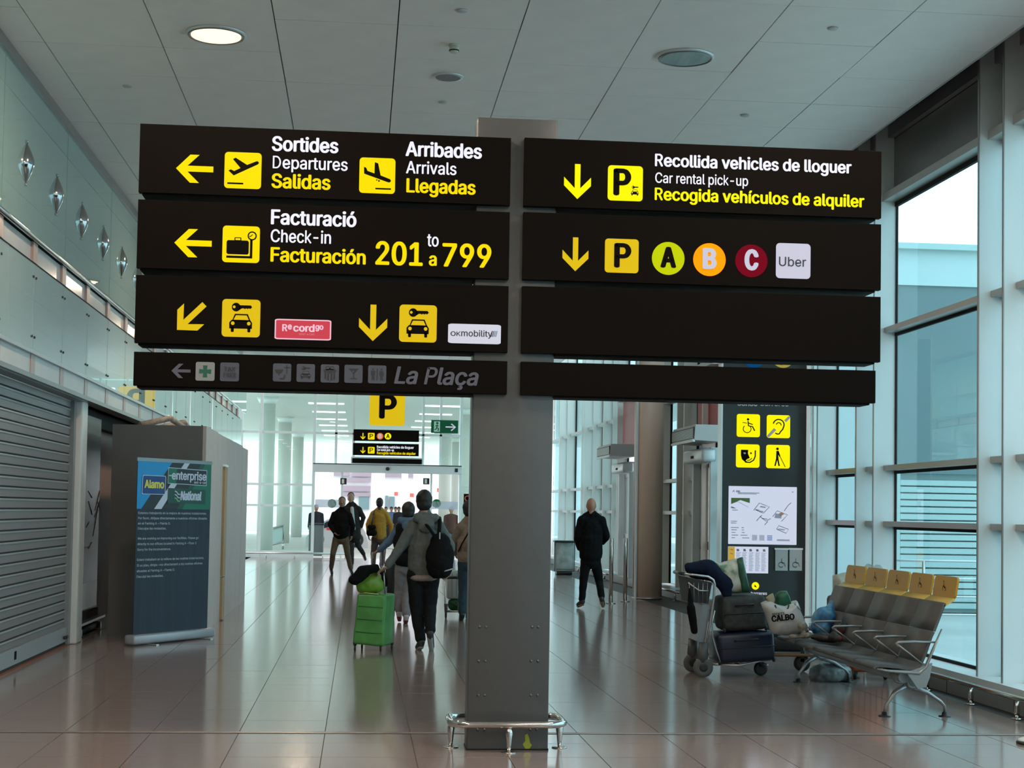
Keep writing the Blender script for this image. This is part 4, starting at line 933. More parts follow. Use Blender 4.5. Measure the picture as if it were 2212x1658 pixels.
def hand(caps, wrist, d, palm_n, s=1., curl=.5, side=1):
    """palm + five fingers; d points along the hand, palm_n out of the palm"""
    w_, d, n_ = Vector(wrist), Vector(d).normalized(), Vector(palm_n); n_ = (n_-d*n_.dot(d)).normalized(); t = d.cross(n_)*side
    L = .088*s
    for k in (-1, -.33, .33, 1): caps.append(('c', w_, w_+d*L+t*(.030*s*k), .020*s, .0135*s, 1.))
    for k, ln in ((-1.05, .060), (-.35, .072), (.35, .078), (1.05, .068)):
        a = w_+d*L+t*(.031*s*k); e = a+(d*math.cos(curl)+n_*math.sin(curl)).normalized()*ln*.5*s; g = e+(d*math.cos(curl*2.1)+n_*math.sin(curl*2.1)).normalized()*ln*.5*s
        caps.append(('c', a, e, .0095*s, .0088*s)); caps.append(('c', e, g, .0088*s, .0075*s))
    a = w_+d*.022*s+t*.026*s; e = a+(d*.7+t*.8+n_*.3).normalized()*.042*s; g = e+(d+t*.1+n_*.5).normalized()*.034*s
    caps.append(('c', a, e, .014*s, .011*s)); caps.append(('c', e, g, .011*s, .009*s))
def person(Y, J, label, face, skin, hair, top, pants, shoe, bald=False, vox=.009, hat=None, bulk=1., top_extra=None, long_coat=False, trouser_w=1., foot_dirs=None, group=None, hair_long=0., loc_px=None):
    """J: joints {name: (px, py, dy)}; face: +1 looks away from the camera, -1 towards it"""
    G = {k: UY(v[0], v[1], Y+(v[2] if len(v) > 2 else 0)) for k, v in J.items()}
    base = UY(*(loc_px or (J['hip'][0], J['hip'][1])), Y); t = empty('person', (base.x, Y, 0), label, 'person', group)
    H = G['head']; hs = J.get('hs', (1,))[0] if isinstance(J.get('hs'), tuple) else 1
    hr = Vector((.083, .102, .122))
    caps = [('e', H, tuple(hr)), ('e', H+Vector((0, face*.03, -.065)), (.058, .065, .062))]
    fy_ = face
    caps += [('c', H+Vector((0, fy_*.092, .012)), H+Vector((0, fy_*.118, -.03)), .010, .016)]      # nose
    caps += [('e', H+Vector((0, fy_*.098, -.062)), (.026, .012, .008)), ('e', H+Vector((0, fy_*.095, -.078)), (.022, .012, .007)), ('e', H+Vector((0, fy_*.085, -.108)), (.024, .02, .018))]
    for s in (-1, 1):
        caps += [('e', H+Vector((s*.078, -fy_*.005, -.01)), (.010, .019, .032)), ('e', H+Vector((s*.032, fy_*.089, .028)), (.024, .008, .008))]
    N = (G['shL']+G['shR'])/2
    caps += [('c', H+Vector((0, -fy_*.015, -.06)), N+Vector((0, 0, -.02)), .054, .066)]
    shl, shr = G['shL']+Vector((.03, 0, -.035)), G['shR']+Vector((-.03, 0, -.035))
    hipL, hipR = G['hipL'], G['hipR']; P0 = (hipL+hipR)/2
    sw = (G['shR']-G['shL']).length
    ch = N.lerp(P0, .28)
    bt = [('c', shl+Vector((.03, 0, -.01)), shr+Vector((-.03, 0, -.01)), .045, .045), ('e', ch, (sw*.37, .09, .16)), ('c', ch, P0, .095, .10), ('e', P0, (.14, .095, .09))]
    caps += bt
    for s in 'LR':
        caps += [('c', shl if s == 'L' else shr, G['el'+s], .044, .038), ('c', G['el'+s], G['wr'+s], .038, .026)]
        d = (G['ha'+s]-G['wr'+s]) if 'ha'+s in G else (G['wr'+s]-G['el'+s])
        hand(caps, G['wr'+s], d, Vector((-1 if s == 'R' else 1, -.2, 0)), .97, J.get('curl', (.5,))[0] if isinstance(J.get('curl'), tuple) else .5, 1 if s == 'L' else -1)
        caps += [('c', G['hip'+s], G['kn'+s], .078, .052), ('c', G['kn'+s], G['an'+s], .052, .036)]
    lump('body', caps, skin, t, vox=vox, smooth=2)
    if face < 0 or not bald:
        b = MB()
        for s in (-1, 1): b.lathe(H+Vector((s*.031, fy_*.088, .012)), [(.001, -.006), (.012, 0), (.001, .006)], 8, M_wht2 if False else mat('eye_white', (.5, .5, .48), .3), 'Y'); b.lathe(H+Vector((s*.031, fy_*.093, .012)), [(.001, -.004), (.006, 0), (.001, .004)], 8, M_blk, 'Y')
        b.build('eye', t)
    if hair is not None:
        hc = [('e', H+Vector((0, -fy_*.014, .026)), (.096, .108, .116))]
        if face < 0: hc = [('e', H+Vector((0, .034, .045)), (.091, .092, .095))]
        if bald: hc = [('e', H+Vector((0, -fy_*.022, -.02)), (.0845, .0835, .045))]
        elif True: hc += [('e', H+Vector((0, -fy_*.035, -.03-hair_long*.5)), (.088+hair_long*.2, .082, .080+hair_long))]
        lump('hair', hc, hair, t, vox=.009, smooth=2, noise_amp=.004, noise_f=30)
    # top garment
    bk = bulk
    shl, shr = G['shL']+Vector((.03, 0, -.035)), G['shR']+Vector((-.03, 0, -.035)); cl = N.lerp(H, .52)
    tc = [('c', shl, shr, .072*bk, .072*bk), ('c', shl, cl, .06*bk, .05), ('c', shr, cl, .06*bk, .05), ('c', ch+Vector((0, 0, .03)), P0.lerp(ch, .35), sw*.43*bk, .175*bk, .78),
          ('c', N.lerp(P0, .5), P0+Vector((0, 0, .10)), .176*bk, .172*bk, .82), ('c', P0+Vector((-.06, 0, .02)), P0+Vector((.06, 0, .02)), .10, .10, 1.25), ('c', N, cl, .075, .064)]
    for s in 'LR':
        w_ = G['el'+s].lerp(G['wr'+s], .93)
        s0 = shl if s == 'L' else shr
        tc += [('c', s0, G['el'+s], .075*bk, .060*bk), ('c', G['el'+s], w_, .060*bk, .042*bk)]
    if long_coat: tc += [('c', P0+Vector((0, 0, .1)), P0+Vector((0, .03, -.10)), .175, .185, .85)]
    if top_extra: tc += top_extra(G, N, P0)
    lump('jacket' if not isinstance(top, tuple) else top[1], tc, top if not isinstance(top, tuple) else top[0], t, vox=vox*1.1, smooth=3, noise_amp=.008, noise_f=9)
    tw = trouser_w
    pc = [('e', P0+Vector((0, 0, -.02)), (.165, .125, .12))]
    for s in 'LR': pc += [('c', G['hip'+s], G['kn'+s], .095*tw, .070*tw), ('c', G['kn'+s], G['an'+s]+(G['kn'+s]-G['an'+s]).normalized()*.03, .070*tw, .055*tw)]
    lump('trousers', pc, pants, t, vox=vox*1.1, smooth=3, noise_amp=.007, noise_f=10)
    for s in 'LR':
        a, f = G['an'+s], G['fo'+s]; d = (f-a); d = d.normalized() if d.length > .01 else Vector((0, face, -.2))
        heel = a-Vector((0, 0, .02))-d*.02
        o = lump('shoe', [('c', heel, f, .043, .036), ('c', a, heel, .043, .045), ('c', heel-Vector((0, 0, .03)), f-Vector((0, 0, .015)), .036, .03)], shoe if not isinstance(shoe, tuple) else shoe[0], t, vox=.009, smooth=2)
        if isinstance(shoe, tuple):
            n_ = Vector((0, 0, -1)); lump('sole', [('c', heel+n_*.055, f+n_*.036, .034, .030, .5)], shoe[1], t, vox=.009, smooth=1)
    return t, G
H_dark = mat('hair_dark', (.010, .008, .007), .6, noise_s=60, noise_a=.4); H_brown = mat('hair_brown', (.035, .02, .012), .6, noise_s=60, noise_a=.4); H_grey = mat('hair_grey', (.26, .15, .11), .7, noise_s=60, noise_a=.3)
# --- man in grey hoodie with backpack, pulling the green suitcase
YG = 18.04
def hood(G, N, P0): return [('c', N+Vector((-.10, -.08, .05)), N+Vector((.10, -.08, .05)), .055, .055), ('c', N+Vector((-.10, -.02, .06)), N+Vector((-.06, .08, .05)), .05, .045), ('c', N+Vector((.10, -.02, .06)), N+Vector((.06, .08, .05)), .05, .045), ('e', N+Vector((0, -.12, -.03)), (.10, .05, .09))]
t, G1 = person(YG, dict(head=(916, 1083, 0), shL=(889, 1127), shR=(951, 1129), elL=(866, 1180, -.05), wrL=(836, 1224, -.12), haL=(822, 1231, -.12), elR=(972, 1178, .05), wrR=(969, 1226, .08), haR=(967, 1246, .08),
    hip=(915, 1240), hipL=(898, 1240), hipR=(931, 1242), knL=(899, 1310, .06), anL=(909, 1385, .0), foL=(903, 1397, .10), knR=(929, 1308, .05), anR=(929, 1366, -.16), foR=(932, 1396, -.02)),
    'person seen from behind in a grey hoodie with a black backpack, pulling the green suitcase', 1, M_skin, H_dark, (cloth('hoodie_grey', (.125, .135, .13)), 'hoodie'), cloth('trousers_black', (.012, .013, .015)), (mat('shoe_dark', (.03, .03, .03), .6), mat('sole_pale', (.40, .40, .38), .6)), vox=.008, bulk=1.05, top_extra=hood, trouser_w=1.1)
P0 = (G1['hipL']+G1['hipR'])/2
lump('shirt_hem', [('e', P0+Vector((0, -.005, -.03)), (.182, .140, .06))], cloth('hem_pale', (.30, .24, .22)), t, vox=.01)
c = UY(950.5, 1195, YG-.26)
bp = lump('backpack', [('e', c+Vector((0, 0, -.04)), (.165, .12, .225)), ('c', c+Vector((0, .02, .12)), c+Vector((0, .02, -.14)), .12, .155), ('e', c+Vector((0, -.05, -.10)), (.12, .10, .12))], cloth('backpack_black', (.008, .008, .009)), t, vox=.01, noise_amp=.006, noise_f=12)
b = MB(); ns = (G1['shL']+G1['shR'])/2
for s, sh in ((-1, UY(921, 1132, YG-.16)), (1, UY(950, 1122, YG-.12))):
    e = UY(938 if s < 0 else 948, 1156, YG-.29); b.tube([sh+Vector((0, .12, .03)), sh, sh.lerp(e, .5)+Vector((0, -.02, 0)), e, e+Vector((0, 0, -.08))], [.022]*5, 6, cloth('strap_black', (.006, .006, .006)), squash=.5)
b.build('strap', t)
b = MB(); e = UY(950.5, 1155, YG-.385); b.box(e.x-.008, e.x+.004, e.y-.006, e.y, e.z-.045, e.z+.03, mat('reflector', (.5, .52, .5), .4)); e = UY(964, 1234, YG-.36); b.tube([e+Vector((-.06, 0, 0)), e+Vector((.0, -.01, .01)), e+Vector((.07, .02, .03))], .007, 5, MATS['reflector']); b.build('zip_pull', t)
# --- green suitcase with a green bag and black coat on top
q0 = UZ(786, 1405, 0); SY = 17.86
cs = empty('green_suitcase', (q0.x, SY, 0), 'bright green wheeled suitcase behind the person in the grey hoodie', 'suitcase')
M_gr = mat('case_green', (.075, .26, .055), .32, noise_s=5, noise_a=.25, bump=.5); M_gr2 = mat('case_green_pale', (.12, .42, .10), .3, noise_s=6, noise_a=.3, bump=.5)
A = [UY(*p, SY) for p in ((760, 1391), (829, 1396), (834, 1284), (771, 1281))]; D = Vector((.115, .26, .005))
b2 = bmesh.new(); vb = [b2.verts.new(p) for p in A]+[b2.verts.new(p+D) for p in A]
for f in ((0, 1, 2, 3), (7, 6, 5, 4), (0, 4, 5, 1), (1, 5, 6, 2), (2, 6, 7, 3), (3, 7, 4, 0)): b2.faces.new([vb[k] for k in f])
bmesh.ops.bevel(b2, geom=b2.edges[:], offset=.035, segments=4, affect='EDGES', profile=.6)
bmesh.ops.subdivide_edges(b2, edges=[e for e in b2.edges if e.calc_length() > .15], cuts=6, use_grid_fill=True)
for v in b2.verts: d = noise.noise(v.co*9)*.008; v.co += Vector((d, -abs(d), d))
b = MB(); b._merge(b2, Matrix.Identity(4), M_gr, True); b.build('shell', cs)
b = MB()
for z in (.25, .5, .75):
    p = A[0].lerp(A[3], z)+Vector((.03, -.004, 0)); q = A[1].lerp(A[2], z)+Vector((-.03, -.004, 0)); b.tube([p, (p+q)/2+Vector((0, -.006, 0)), q], .005, 5, mat('case_seam', (.03, .13, .025), .4))
b.build('seam', cs)
for p in (A[0]+Vector((.035, .03, 0)), A[1]+Vector((-.035, .03, 0)), A[0]+D+Vector((.0, -.03, 0)), A[1]+D+Vector((-.02, -.03, 0))):
    b = MB(); b.tube([(p.x, p.y, p.z+.02), (p.x, p.y, .06)], [.026, .018], 8, M_blkpl); b.lathe((p.x-.012, p.y, .03), [(.02, 0), (.03, .004), (.03, .02), (.02, .024)], 14, M_rub, 'X'); b.build('wheel', cs)
b = MB(); hL = UY(813, 1262, SY+.15); hR = UY(833, 1262, SY+.15); wz = G1['wrL']
tp = UY(826, 1231, SY+.02)
b.tube([UY(812, 1284, SY+.13), UY(809, 1235, SY+.1)], .008, 6, M_alu); b.tube([UY(832, 1284, SY+.13), UY(829, 1235, SY+.1)], .008, 6, M_alu); b.tube([UY(807, 1233, SY+.1), UY(832, 1233, SY+.1)], .016, 8, M_blkpl); b.build('pull_handle', cs)
b = MB(); b.tube([UY(776, 1281.5, SY+.005), UY(790, 1280, SY-.003), UY(818, 1283, SY-.003)], .006, 5, mat('brass', (.75, .55, .28), .3, metal=.8)); b.build('zip', cs)
lump('green_bag', [('e', UY(799, 1258, SY+.13), (.14, .10, .11)), ('c', UY(784, 1266, SY+.13), UY(814, 1264, SY+.13), .085, .085), ('c', UY(786, 1250, SY+.13), UY(812, 1248, SY+.13), .07, .07)], mat('bag_lime', (.17, .36, .03), .4, noise_s=5, noise_a=.3), None, vox=.011, noise_amp=.006)
o = bpy.context.scene.objects['green_bag']; o['label'] = 'small lime green bag standing on top of the green suitcase'; o['category'] = 'bag'
lump('black_coat', [('c', UY(812, 1226, SY+.02), UY(782, 1233, SY), .05, .065), ('c', UY(782, 1234, SY), UY(763, 1252, SY-.02), .065, .05), ('c', UY(790, 1238, SY-.03), UY(768, 1256, SY-.04), .05, .04), ('c', UY(826, 1238, SY+.2), UY(833, 1262, SY+.2), .04, .03)], cloth('coat_black', (.006, .006, .007)), None, vox=.011, noise_amp=.01, noise_f=10)
o = bpy.context.scene.objects['black_coat']; o['label'] = 'black coat draped over the lime green bag on the green suitcase'; o['category'] = 'coat'
# --- man in blue hoodie with black vest ahead, pulling a case
t, G2 = person(22.3, dict(head=(882, 1104, 0), shL=(860, 1132), shR=(903, 1133), elL=(842, 1168, 0), wrL=(818, 1188, .02), haL=(810, 1194, .02), elR=(912, 1172, 0), wrR=(912, 1206, 0), haR=(911, 1220, 0),
    hip=(878, 1225), hipL=(869, 1225), hipR=(890, 1226), knL=(863, 1275, .05), anL=(862, 1322, .05), foL=(863, 1334, .18), knR=(879, 1278, 0), anR=(877.5, 1330, -.1), foR=(876, 1341, .05)),
    'person seen from behind in a blue hoodie and black vest, grey trousers', 1, M_skin2, H_dark, (cloth('hoodie_blue', (.085, .14, .21)), 'hoodie'), cloth('trousers_grey', (.20, .19, .20)), (mat('trainer_white', (.40, .36, .36), .6), mat('trainer_red', (.25, .03, .03), .6)), top_extra=hood, trouser_w=1.1)
n2 = (G2['shL']+G2['shR'])/2; p2 = (G2['hipL']+G2['hipR'])/2
lump('vest', [('c', n2.lerp(p2, .12)+Vector((-.06, -.02, 0)), n2.lerp(p2, .12)+Vector((.06, -.02, 0)), .13, .13), ('e', n2.lerp(p2, .4)+Vector((0, -.02, 0)), (.215, .19, .22)), ('e', n2.lerp(p2, .78)+Vector((0, -.01, 0)), (.20, .17, .16))], cloth('vest_black', (.008, .008, .01)), t, vox=.012, noise_amp=.006)
q = UZ(850, 1322, 0)
t = empty('black_suitcase', (UY(845, 1200, 23.2).x, 23.2, 0), 'black suitcase beyond the person in the blue hoodie', 'suitcase')
c = UY(845, 1212, 23.2); b = MB(); b.obox((c.x, 23.2, .48), (.16, .3, .66), m=M_blkpl, bev=.03); b.build('shell', t)
for dx in (-.05, .05):
    b = MB(); b.lathe((c.x+dx-.01, 23.1, .035), [(.035, 0), (.035, .02)], 12, M_rub, 'X'); b.box(c.x+dx-.015, c.x+dx+.015, 23.08, 23.14, .04, .16, M_blkpl); b.build('wheel', t)
b = MB(); b.tube([(c.x-.1, 23.2, .8), (c.x-.1, 23.2, 1.02), (c.x+.02, 23.2, 1.02), (c.x+.02, 23.2, .8)], .008, 6, M_alu); b.build('pull_handle', t)
t = empty('grey_suitcase', (UY(812, 1200, 22.6).x, 22.6, 0), 'grey suitcase held by the outstretched hand of the person in the blue hoodie', 'suitcase')
c = UY(814, 1215, 22.6); b = MB(); b.obox((c.x, 22.6, .36), (.30, .22, .52), m=mat('case_grey', (.22, .21, .22), .4), bev=.04); b.build('shell', t)
b = MB(); b.tube([(c.x-.08, 22.6, .6), (c.x-.07, 22.6, .98), (c.x+.05, 22.6, .98), (c.x+.06, 22.6, .6)], .009, 6, M_alu); b.build('pull_handle', t)
for dx in (-.11, .11):
    b = MB(); b.lathe((c.x+dx-.01, 22.55, .035), [(.035, 0), (.035, .02)], 12, M_rub, 'X'); b.box(c.x+dx-.015, c.x+dx+.015, 22.54, 22.57, .04, .12, M_blkpl); b.build('wheel', t)
# --- man in beige sweater pushing a trolley, half hidden by the post
t, G3 = person(22.9, dict(head=(1013, 1100, 0), shL=(991, 1133), shR=(1036, 1133), elL=(981, 1170, .1), wrL=(984, 1195, .35), haL=(986, 1199, .45), elR=(1044, 1170, .1), wrR=(1040, 1196, .35), haR=(1040, 1198, .45),
    hip=(1012, 1214), hipL=(1002, 1216), hipR=(1023, 1216), knL=(1000, 1275, .05), anL=(998, 1326, .0), foL=(996, 1337, .14), knR=(1026, 1270, .1), anR=(1028, 1322, .15), foR=(1028, 1332, .28)),
    'person in a beige jumper and blue jeans, half hidden by the sign post', 1, M_skin2, H_dark, (cloth('jumper_beige', (.22, .16, .12)), 'jumper'), cloth('jeans_blue', (.03, .055, .075)), mat('shoe_black', (.01, .01, .01), .5), vox=.009)
b = MB(); b.tube([UY(1024, 1128, 22.72), UY(1012, 1150, 22.70), UY(999, 1172, 22.72), UY(990, 1190, 22.85)], .022, 6, cloth('belt_black', (.006, .006, .006)), squash=.4); b.build('shoulder_strap', t)
def trolley_small(px, Y, label):
    q = UY(px, 1300, Y); t = empty('luggage_trolley', (q.x, Y, 0), label, 'trolley')
    b = MB(); b.tube([UY(961, 1246, Y), UY(962, 1300, Y), UY(963, 1325, Y)], .014, 8, M_alu); b.tube([UY(990, 1246, Y), UY(991, 1318, Y)], .014, 8, M_alu); b.tube([UY(955, 1247, Y), UY(1000, 1247, Y)], .02, 8, M_blkpl); b.build('frame', t)
    b = MB(); b.tube([UY(965, 1320, Y), UY(1010, 1320, Y), UY(1010, 1316, Y+.7), UY(966, 1316, Y+.7)], .014, 8, M_alu, closed=True); b.build('platform', t)
    for p, yy in ((963, Y), (1008, Y+.02)):
        b = MB(); c = UY(p, 1332, yy); b.tube([(c.x, yy, .22), (c.x, yy, .09)], [.03, .02], 8, mat('fork_plum', (.06, .03, .04), .4)); b.lathe((c.x-.014, yy, .075), [(.06, 0), (.075, .004), (.075, .024), (.06, .028)], 18, M_rub, 'X'); b.build('wheel', t)
trolley_small(978, 23.3, 'luggage trolley pushed by the person in the beige jumper')
t = empty('silver_suitcase', (UY(982, 1270, 23.6).x, 23.6, .1), 'pale silver suitcase standing on the pushed luggage trolley', 'suitcase')
A = UY(967, 1232, 23.6); B = UY(1006, 1294, 23.6); b = MB(); b.obox(((A.x+B.x)/2, 23.75, (A.z+B.z)/2), (B.x-A.x, .3, A.z-B.z), m=mat('case_silver', (.34, .38, .37), .4), bev=.03); b.build('shell', t)
b = MB()
for k in (1, 2, 3): x = A.x+(B.x-A.x)*k/4; b.box(x-.006, x+.006, 23.592, 23.602, B.z+.04, A.z-.04, mat('case_silver_groove', (.2, .23, .22), .4))
b.build('groove', t)
t = empty('green_holdall', (UY(985, 1305, 23.6).x, 23.6, .1), 'dark green holdall under the silver suitcase on the pushed trolley', 'bag')
A = UY(970, 1295, 23.6); B = UY(1006, 1318, 23.6); b = MB(); b.obox(((A.x+B.x)/2, 23.75, (A.z+B.z)/2), (B.x-A.x, .35, A.z-B.z), m=cloth('holdall_green', (.02, .07, .03)), bev=.05); b.build('body', t)
b = MB(); b.tube([((A.x+B.x)/2-.1, 23.57, A.z-.03), ((A.x+B.x)/2, 23.55, A.z-.09), ((A.x+B.x)/2+.1, 23.57, A.z-.03)], .01, 6, M_blkpl); b.build('handle', t)
# --- person in mustard jacket
t, G4 = person(40.5, dict(head=(820, 1086, 0), shL=(804, 1106), shR=(836, 1107), elL=(795, 1132, 0), wrL=(796, 1156, .0), haL=(797, 1163, 0), elR=(845, 1134, 0), wrR=(845, 1156, 0), haR=(845, 1163, 0),
    hip=(818, 1162), hipL=(811, 1163), hipR=(827, 1163), knL=(807, 1195, .1), anL=(806, 1225, 0), foL=(806, 1231, .16), knR=(827, 1195, 0), anR=(824, 1222, -.05), foR=(824, 1229, .1)),
    'person seen from behind in a mustard yellow jacket with a black shoulder bag', 1, M_skin3, H_dark, cloth('jacket_mustard', (.42, .25, .045)), cloth('trousers_taupe', (.11, .085, .08)), mat('shoe_pale', (.3, .3, .3), .6), vox=.012, bulk=1.1, trouser_w=1.1)
c = UY(802.5, 1142, 40.3); lump('shoulder_bag', [('c', c+Vector((-.06, 0, -.1)), c+Vector((.07, 0, -.1)), .08, .08), ('c', c+Vector((-.05, 0, .05)), c+Vector((.06, 0, .05)), .06, .06)], cloth('bag_black', (.008, .008, .008)), t, vox=.012)
b = MB(); b.tube([c+Vector((0, 0, .1)), UY(806, 1112, 40.28), UY(808, 1103, 40.45)], .016, 6, M_blkpl); b.build('bag_strap', t)
# --- man in black sweater, khaki trousers, walking towards the camera
person(38.4, dict(head=(739, 1084, 0), shL=(720, 1108), shR=(757, 1109), elL=(713, 1132, 0), wrL=(722, 1150, -.12), haL=(729, 1156, -.14), elR=(762, 1134, 0), wrR=(760, 1156, .0), haR=(759, 1164, 0),
    hip=(736, 1163), hipL=(727, 1163), hipR=(746, 1163), knL=(719, 1197, -.05), anL=(715.5, 1228, .1), foL=(717, 1238, -.08), knR=(751, 1197, .0), anR=(758, 1229, .05), foR=(761, 1238, -.10)),
    'person in a black jumper and khaki trousers walking towards the camera', -1, M_skin2, H_dark, (cloth('jumper_black', (.006, .006, .007)), 'jumper'), cloth('trousers_khaki', (.13, .10, .07)), mat('boot_black', (.01, .01, .012), .5), vox=.011, bulk=1.08)
t, G5 = person(40.0, dict(head=(758, 1074, 0), shL=(744, 1095), shR=(777, 1096), elL=(741, 1120, 0), wrL=(744, 1142, .0), haL=(745, 1150, 0), elR=(785, 1117, 0), wrR=(780, 1139, .0), haR=(778, 1147, 0),
    hip=(764, 1148), hipL=(757, 1149), hipR=(771, 1149), knL=(759, 1183, .05), anL=(760, 1218, .1), foL=(760, 1227, -.06), knR=(772, 1175, .25), anR=(786, 1197, .5), foR=(789, 1207, .42)),
    'person in a long dark coat over a pale shirt, walking behind the one in black', -1, M_skin, H_brown, cloth('coat_charcoal', (.03, .03, .03)), cloth('trousers_charcoal', (.05, .05, .05)), mat('shoe_brown', (.12, .05, .04), .5), vox=.011, long_coat=True)
n5 = (G5['shL']+G5['shR'])/2; p5 = (G5['hipL']+G5['hipR'])/2
lump('shirt', [('c', n5+Vector((0, -.115, -.02)), n5.lerp(p5, .85)+Vector((0, -.135, 0)), .045, .055)], cloth('shirt_ice', (.50, .60, .62)), t, vox=.01)
# --- bald man in black by the side door
person(26.1, dict(head=(1277, 1091, 0), shL=(1253, 1119), shR=(1302, 1119), elL=(1248, 1161, .02), wrL=(1252, 1185, .18), haL=(1254, 1191, .22), elR=(1309, 1158, .02), wrR=(1301, 1172, .24), haR=(1294, 1176, .3),
    hip=(1276, 1210), hipL=(1266, 1210), hipR=(1286, 1210), knL=(1260, 1256, .0), anL=(1257, 1297, .0), foL=(1249, 1305, .09), knR=(1294, 1254, .08), anR=(1300, 1292, -.1), foR=(1303, 1305, .02)),
    'person seen from behind, bald, in a dark jacket and black trousers, near the side doors', 1, mat('skin_warm', (.40, .19, .12), .45), None, cloth('jacket_black', (.006, .0055, .006)), cloth('trousers_jet', (.007, .007, .008)), (mat('shoe_darkbrown', (.03, .02, .018), .5), mat('sole_tan', (.30, .20, .14), .6)), bald=True, vox=.009, bulk=1.13)
# --- small figures outside
def far_person(px, py_head, py_hip, Y, c1, c2, label):
    A = UY(px, py_head, Y); H_ = 1.72; t = empty('person', (A.x, Y, -.03), label, 'person'); x = A.x; c3 = M_blkpl
    for dx, dy in ((-.11, -.1), (.12, .15)): b = MB(); b.obox((x+dx, Y+dy-.05, .01), (.10, .26, .08), m=c3, bev=.03); b.build('shoe', t)
    lump('body', [('e', (x, Y, 1.60), (.08, .095, .115)), ('c', (x, Y, 1.5), (x, Y, 1.38), .05, .06), ('c', (x-.1, Y, 1.38), (x+.1, Y, 1.38), .07, .07), ('c', (x, Y, 1.3), (x, Y, .9), .13, .14), ('c', (x-.09, Y, .88), (x-.11, Y-.1, .08), .08, .045), ('c', (x+.09, Y, .88), (x+.12, Y+.15, .08), .08, .045), ('c', (x-.2, Y, 1.35), (x-.25, Y-.05, .85), .05, .035), ('c', (x+.2, Y, 1.35), (x+.26, Y+.05, .85), .05, .035)], M_skin2, t, vox=.018)
    lump('jacket', [('c', (x-.12, Y, 1.37), (x+.12, Y, 1.37), .09, .09), ('c', (x, Y, 1.32), (x, Y, .92), .17, .18), ('c', (x-.2, Y, 1.36), (x-.25, Y-.05, .92), .07, .05), ('c', (x+.2, Y, 1.36), (x+.26, Y+.05, .92), .07, .05)], c1, t, vox=.02)
    lump('trousers', [('c', (x-.09, Y, .9), (x-.11, Y-.1, .1), .1, .06), ('c', (x+.09, Y, .9), (x+.12, Y+.15, .1), .1, .06)], c2, t, vox=.02)
    lump('hair', [('e', (x, Y+.01, 1.63), (.09, .10, .105))], H_dark, t, vox=.02)
cb = cloth('far_blue', (.10, .16, .30)); ck = cloth('far_black', (.02, .02, .025)); cr = cloth('far_red', (.40, .12, .12)); cj = cloth('far_jeans', (.10, .15, .22)); cp = cloth('far_pale', (.4, .42, .45))
far_person(846, 1082, 1100, 78, cb, ck, 'distant person in blue outside, just right of the mustard jacket')
far_person(855, 1082, 1100, 80, cp, cb, 'distant person in pale clothes outside between the blue and the black figure')
far_person(862, 1082, 1100, 76, ck, ck, 'distant person in black outside, left of the blue hoodie')
far_person(834, 1084, 1100, 82, cr, ck, 'distant person in red outside, touching the mustard jacket')
far_person(975, 1100, 1150, 56, cloth('far_brown', (.06, .035, .03)), cj, 'person with dark top and light jeans outside behind the right door pane')
far_person(683, 1108, 1150, 57, ck, cj, 'person in dark clothes outside behind the left door pane')
# ================================================================== INFORMATION TOTEM
YB = 19.0
t = empty('information_totem', (UY(1650, 1300, YB).x, YB, 0), 'tall black information totem with yellow accessibility icons and a floor map', 'information board')
bx0, bx1 = UY(1559, 1100, YB).x, UY(1740, 1100, YB).x; bz = UY(1650, 722, YB).z
b = MB(); b.box(bx0, bx1, YB, YB+.16, 0, bz, mat('totem_black', (.010, .012, .011), .3)); b.build('board', t)
b = MB(); b.box(bx0-.02, bx0, YB-.01, YB+.17, 0, bz, M_alu); b.box(bx1, bx1+.05, YB-.01, YB+.2, 0, bz+.5, M_fin); b.build('side_trim', t)
SB = FOC/YB; yb_ = YB-.003
def WB(px, py): return UY(px, py, yb_)
def btile(b, x0, y0, x1, y1, m, r=.1):
    A = WB(x0, y0); B = WB(x1, y1); f = mapper((A+B)/2, ((B.x-A.x)/2, (A.z-B.z)/2)); shape(b, rrect(0, 0, 1, 1, r), f, m); return f
mk = lambda x0, x1, y0, y1: (lambda f: (lambda p, l=1.: f(((p[0]-x0)/(x1-x0), (p[1]-y0)/(y1-y0)), l)))
b = MB(); f = mk(593, 765, 185, 360)(btile(b, 1591.6, 893.5, 1641.4, 944, M_yelb))
shape(b, disc2((676, 225), 9, 12), f, M_blk, 2); stroke(b, [(676, 238), (680, 275), (710, 280), (726, 312)], 9, f, M_blk, lift=2); stroke(b, [(678, 252), (712, 265)], 7, f, M_blk, lift=2); stroke(b, [(636, 250), (668, 254)], 5, f, M_blk, lift=2); stroke(b, _arc(670, 298, 29, 29, -60, 230, 16), 6, f, M_blk, lift=2); b.build('pictogram', t)
b = MB(); f = mk(817, 990, 192, 367)(btile(b, 1656.4, 895.6, 1706.5, 946.2, M_yelb)); pl_ = mat('icon_pale', (.55, .60, .60), .5, emit=.4)
shape(b, [(945, 232), (975, 200), (988, 200), (988, 215), (960, 245)], f, pl_, 2); shape(b, [(820, 350), (870, 292), (888, 306), (835, 362), (822, 362)], f, pl_, 2)
stroke(b, _arc(905, 265, 40, 40, 190, 380, 12)+[(935, 300), (918, 320), (910, 335), (895, 337), (880, 330)], 9, f, M_blk, lift=3); stroke(b, _arc(905, 268, 18, 18, 190, 370, 10), 7, f, M_blk, lift=3); b.build('pictogram', t)
b = MB(); f = mk(588, 762, 410, 587)(btile(b, 1590, 958.7, 1640.5, 1009.9, M_yelb))
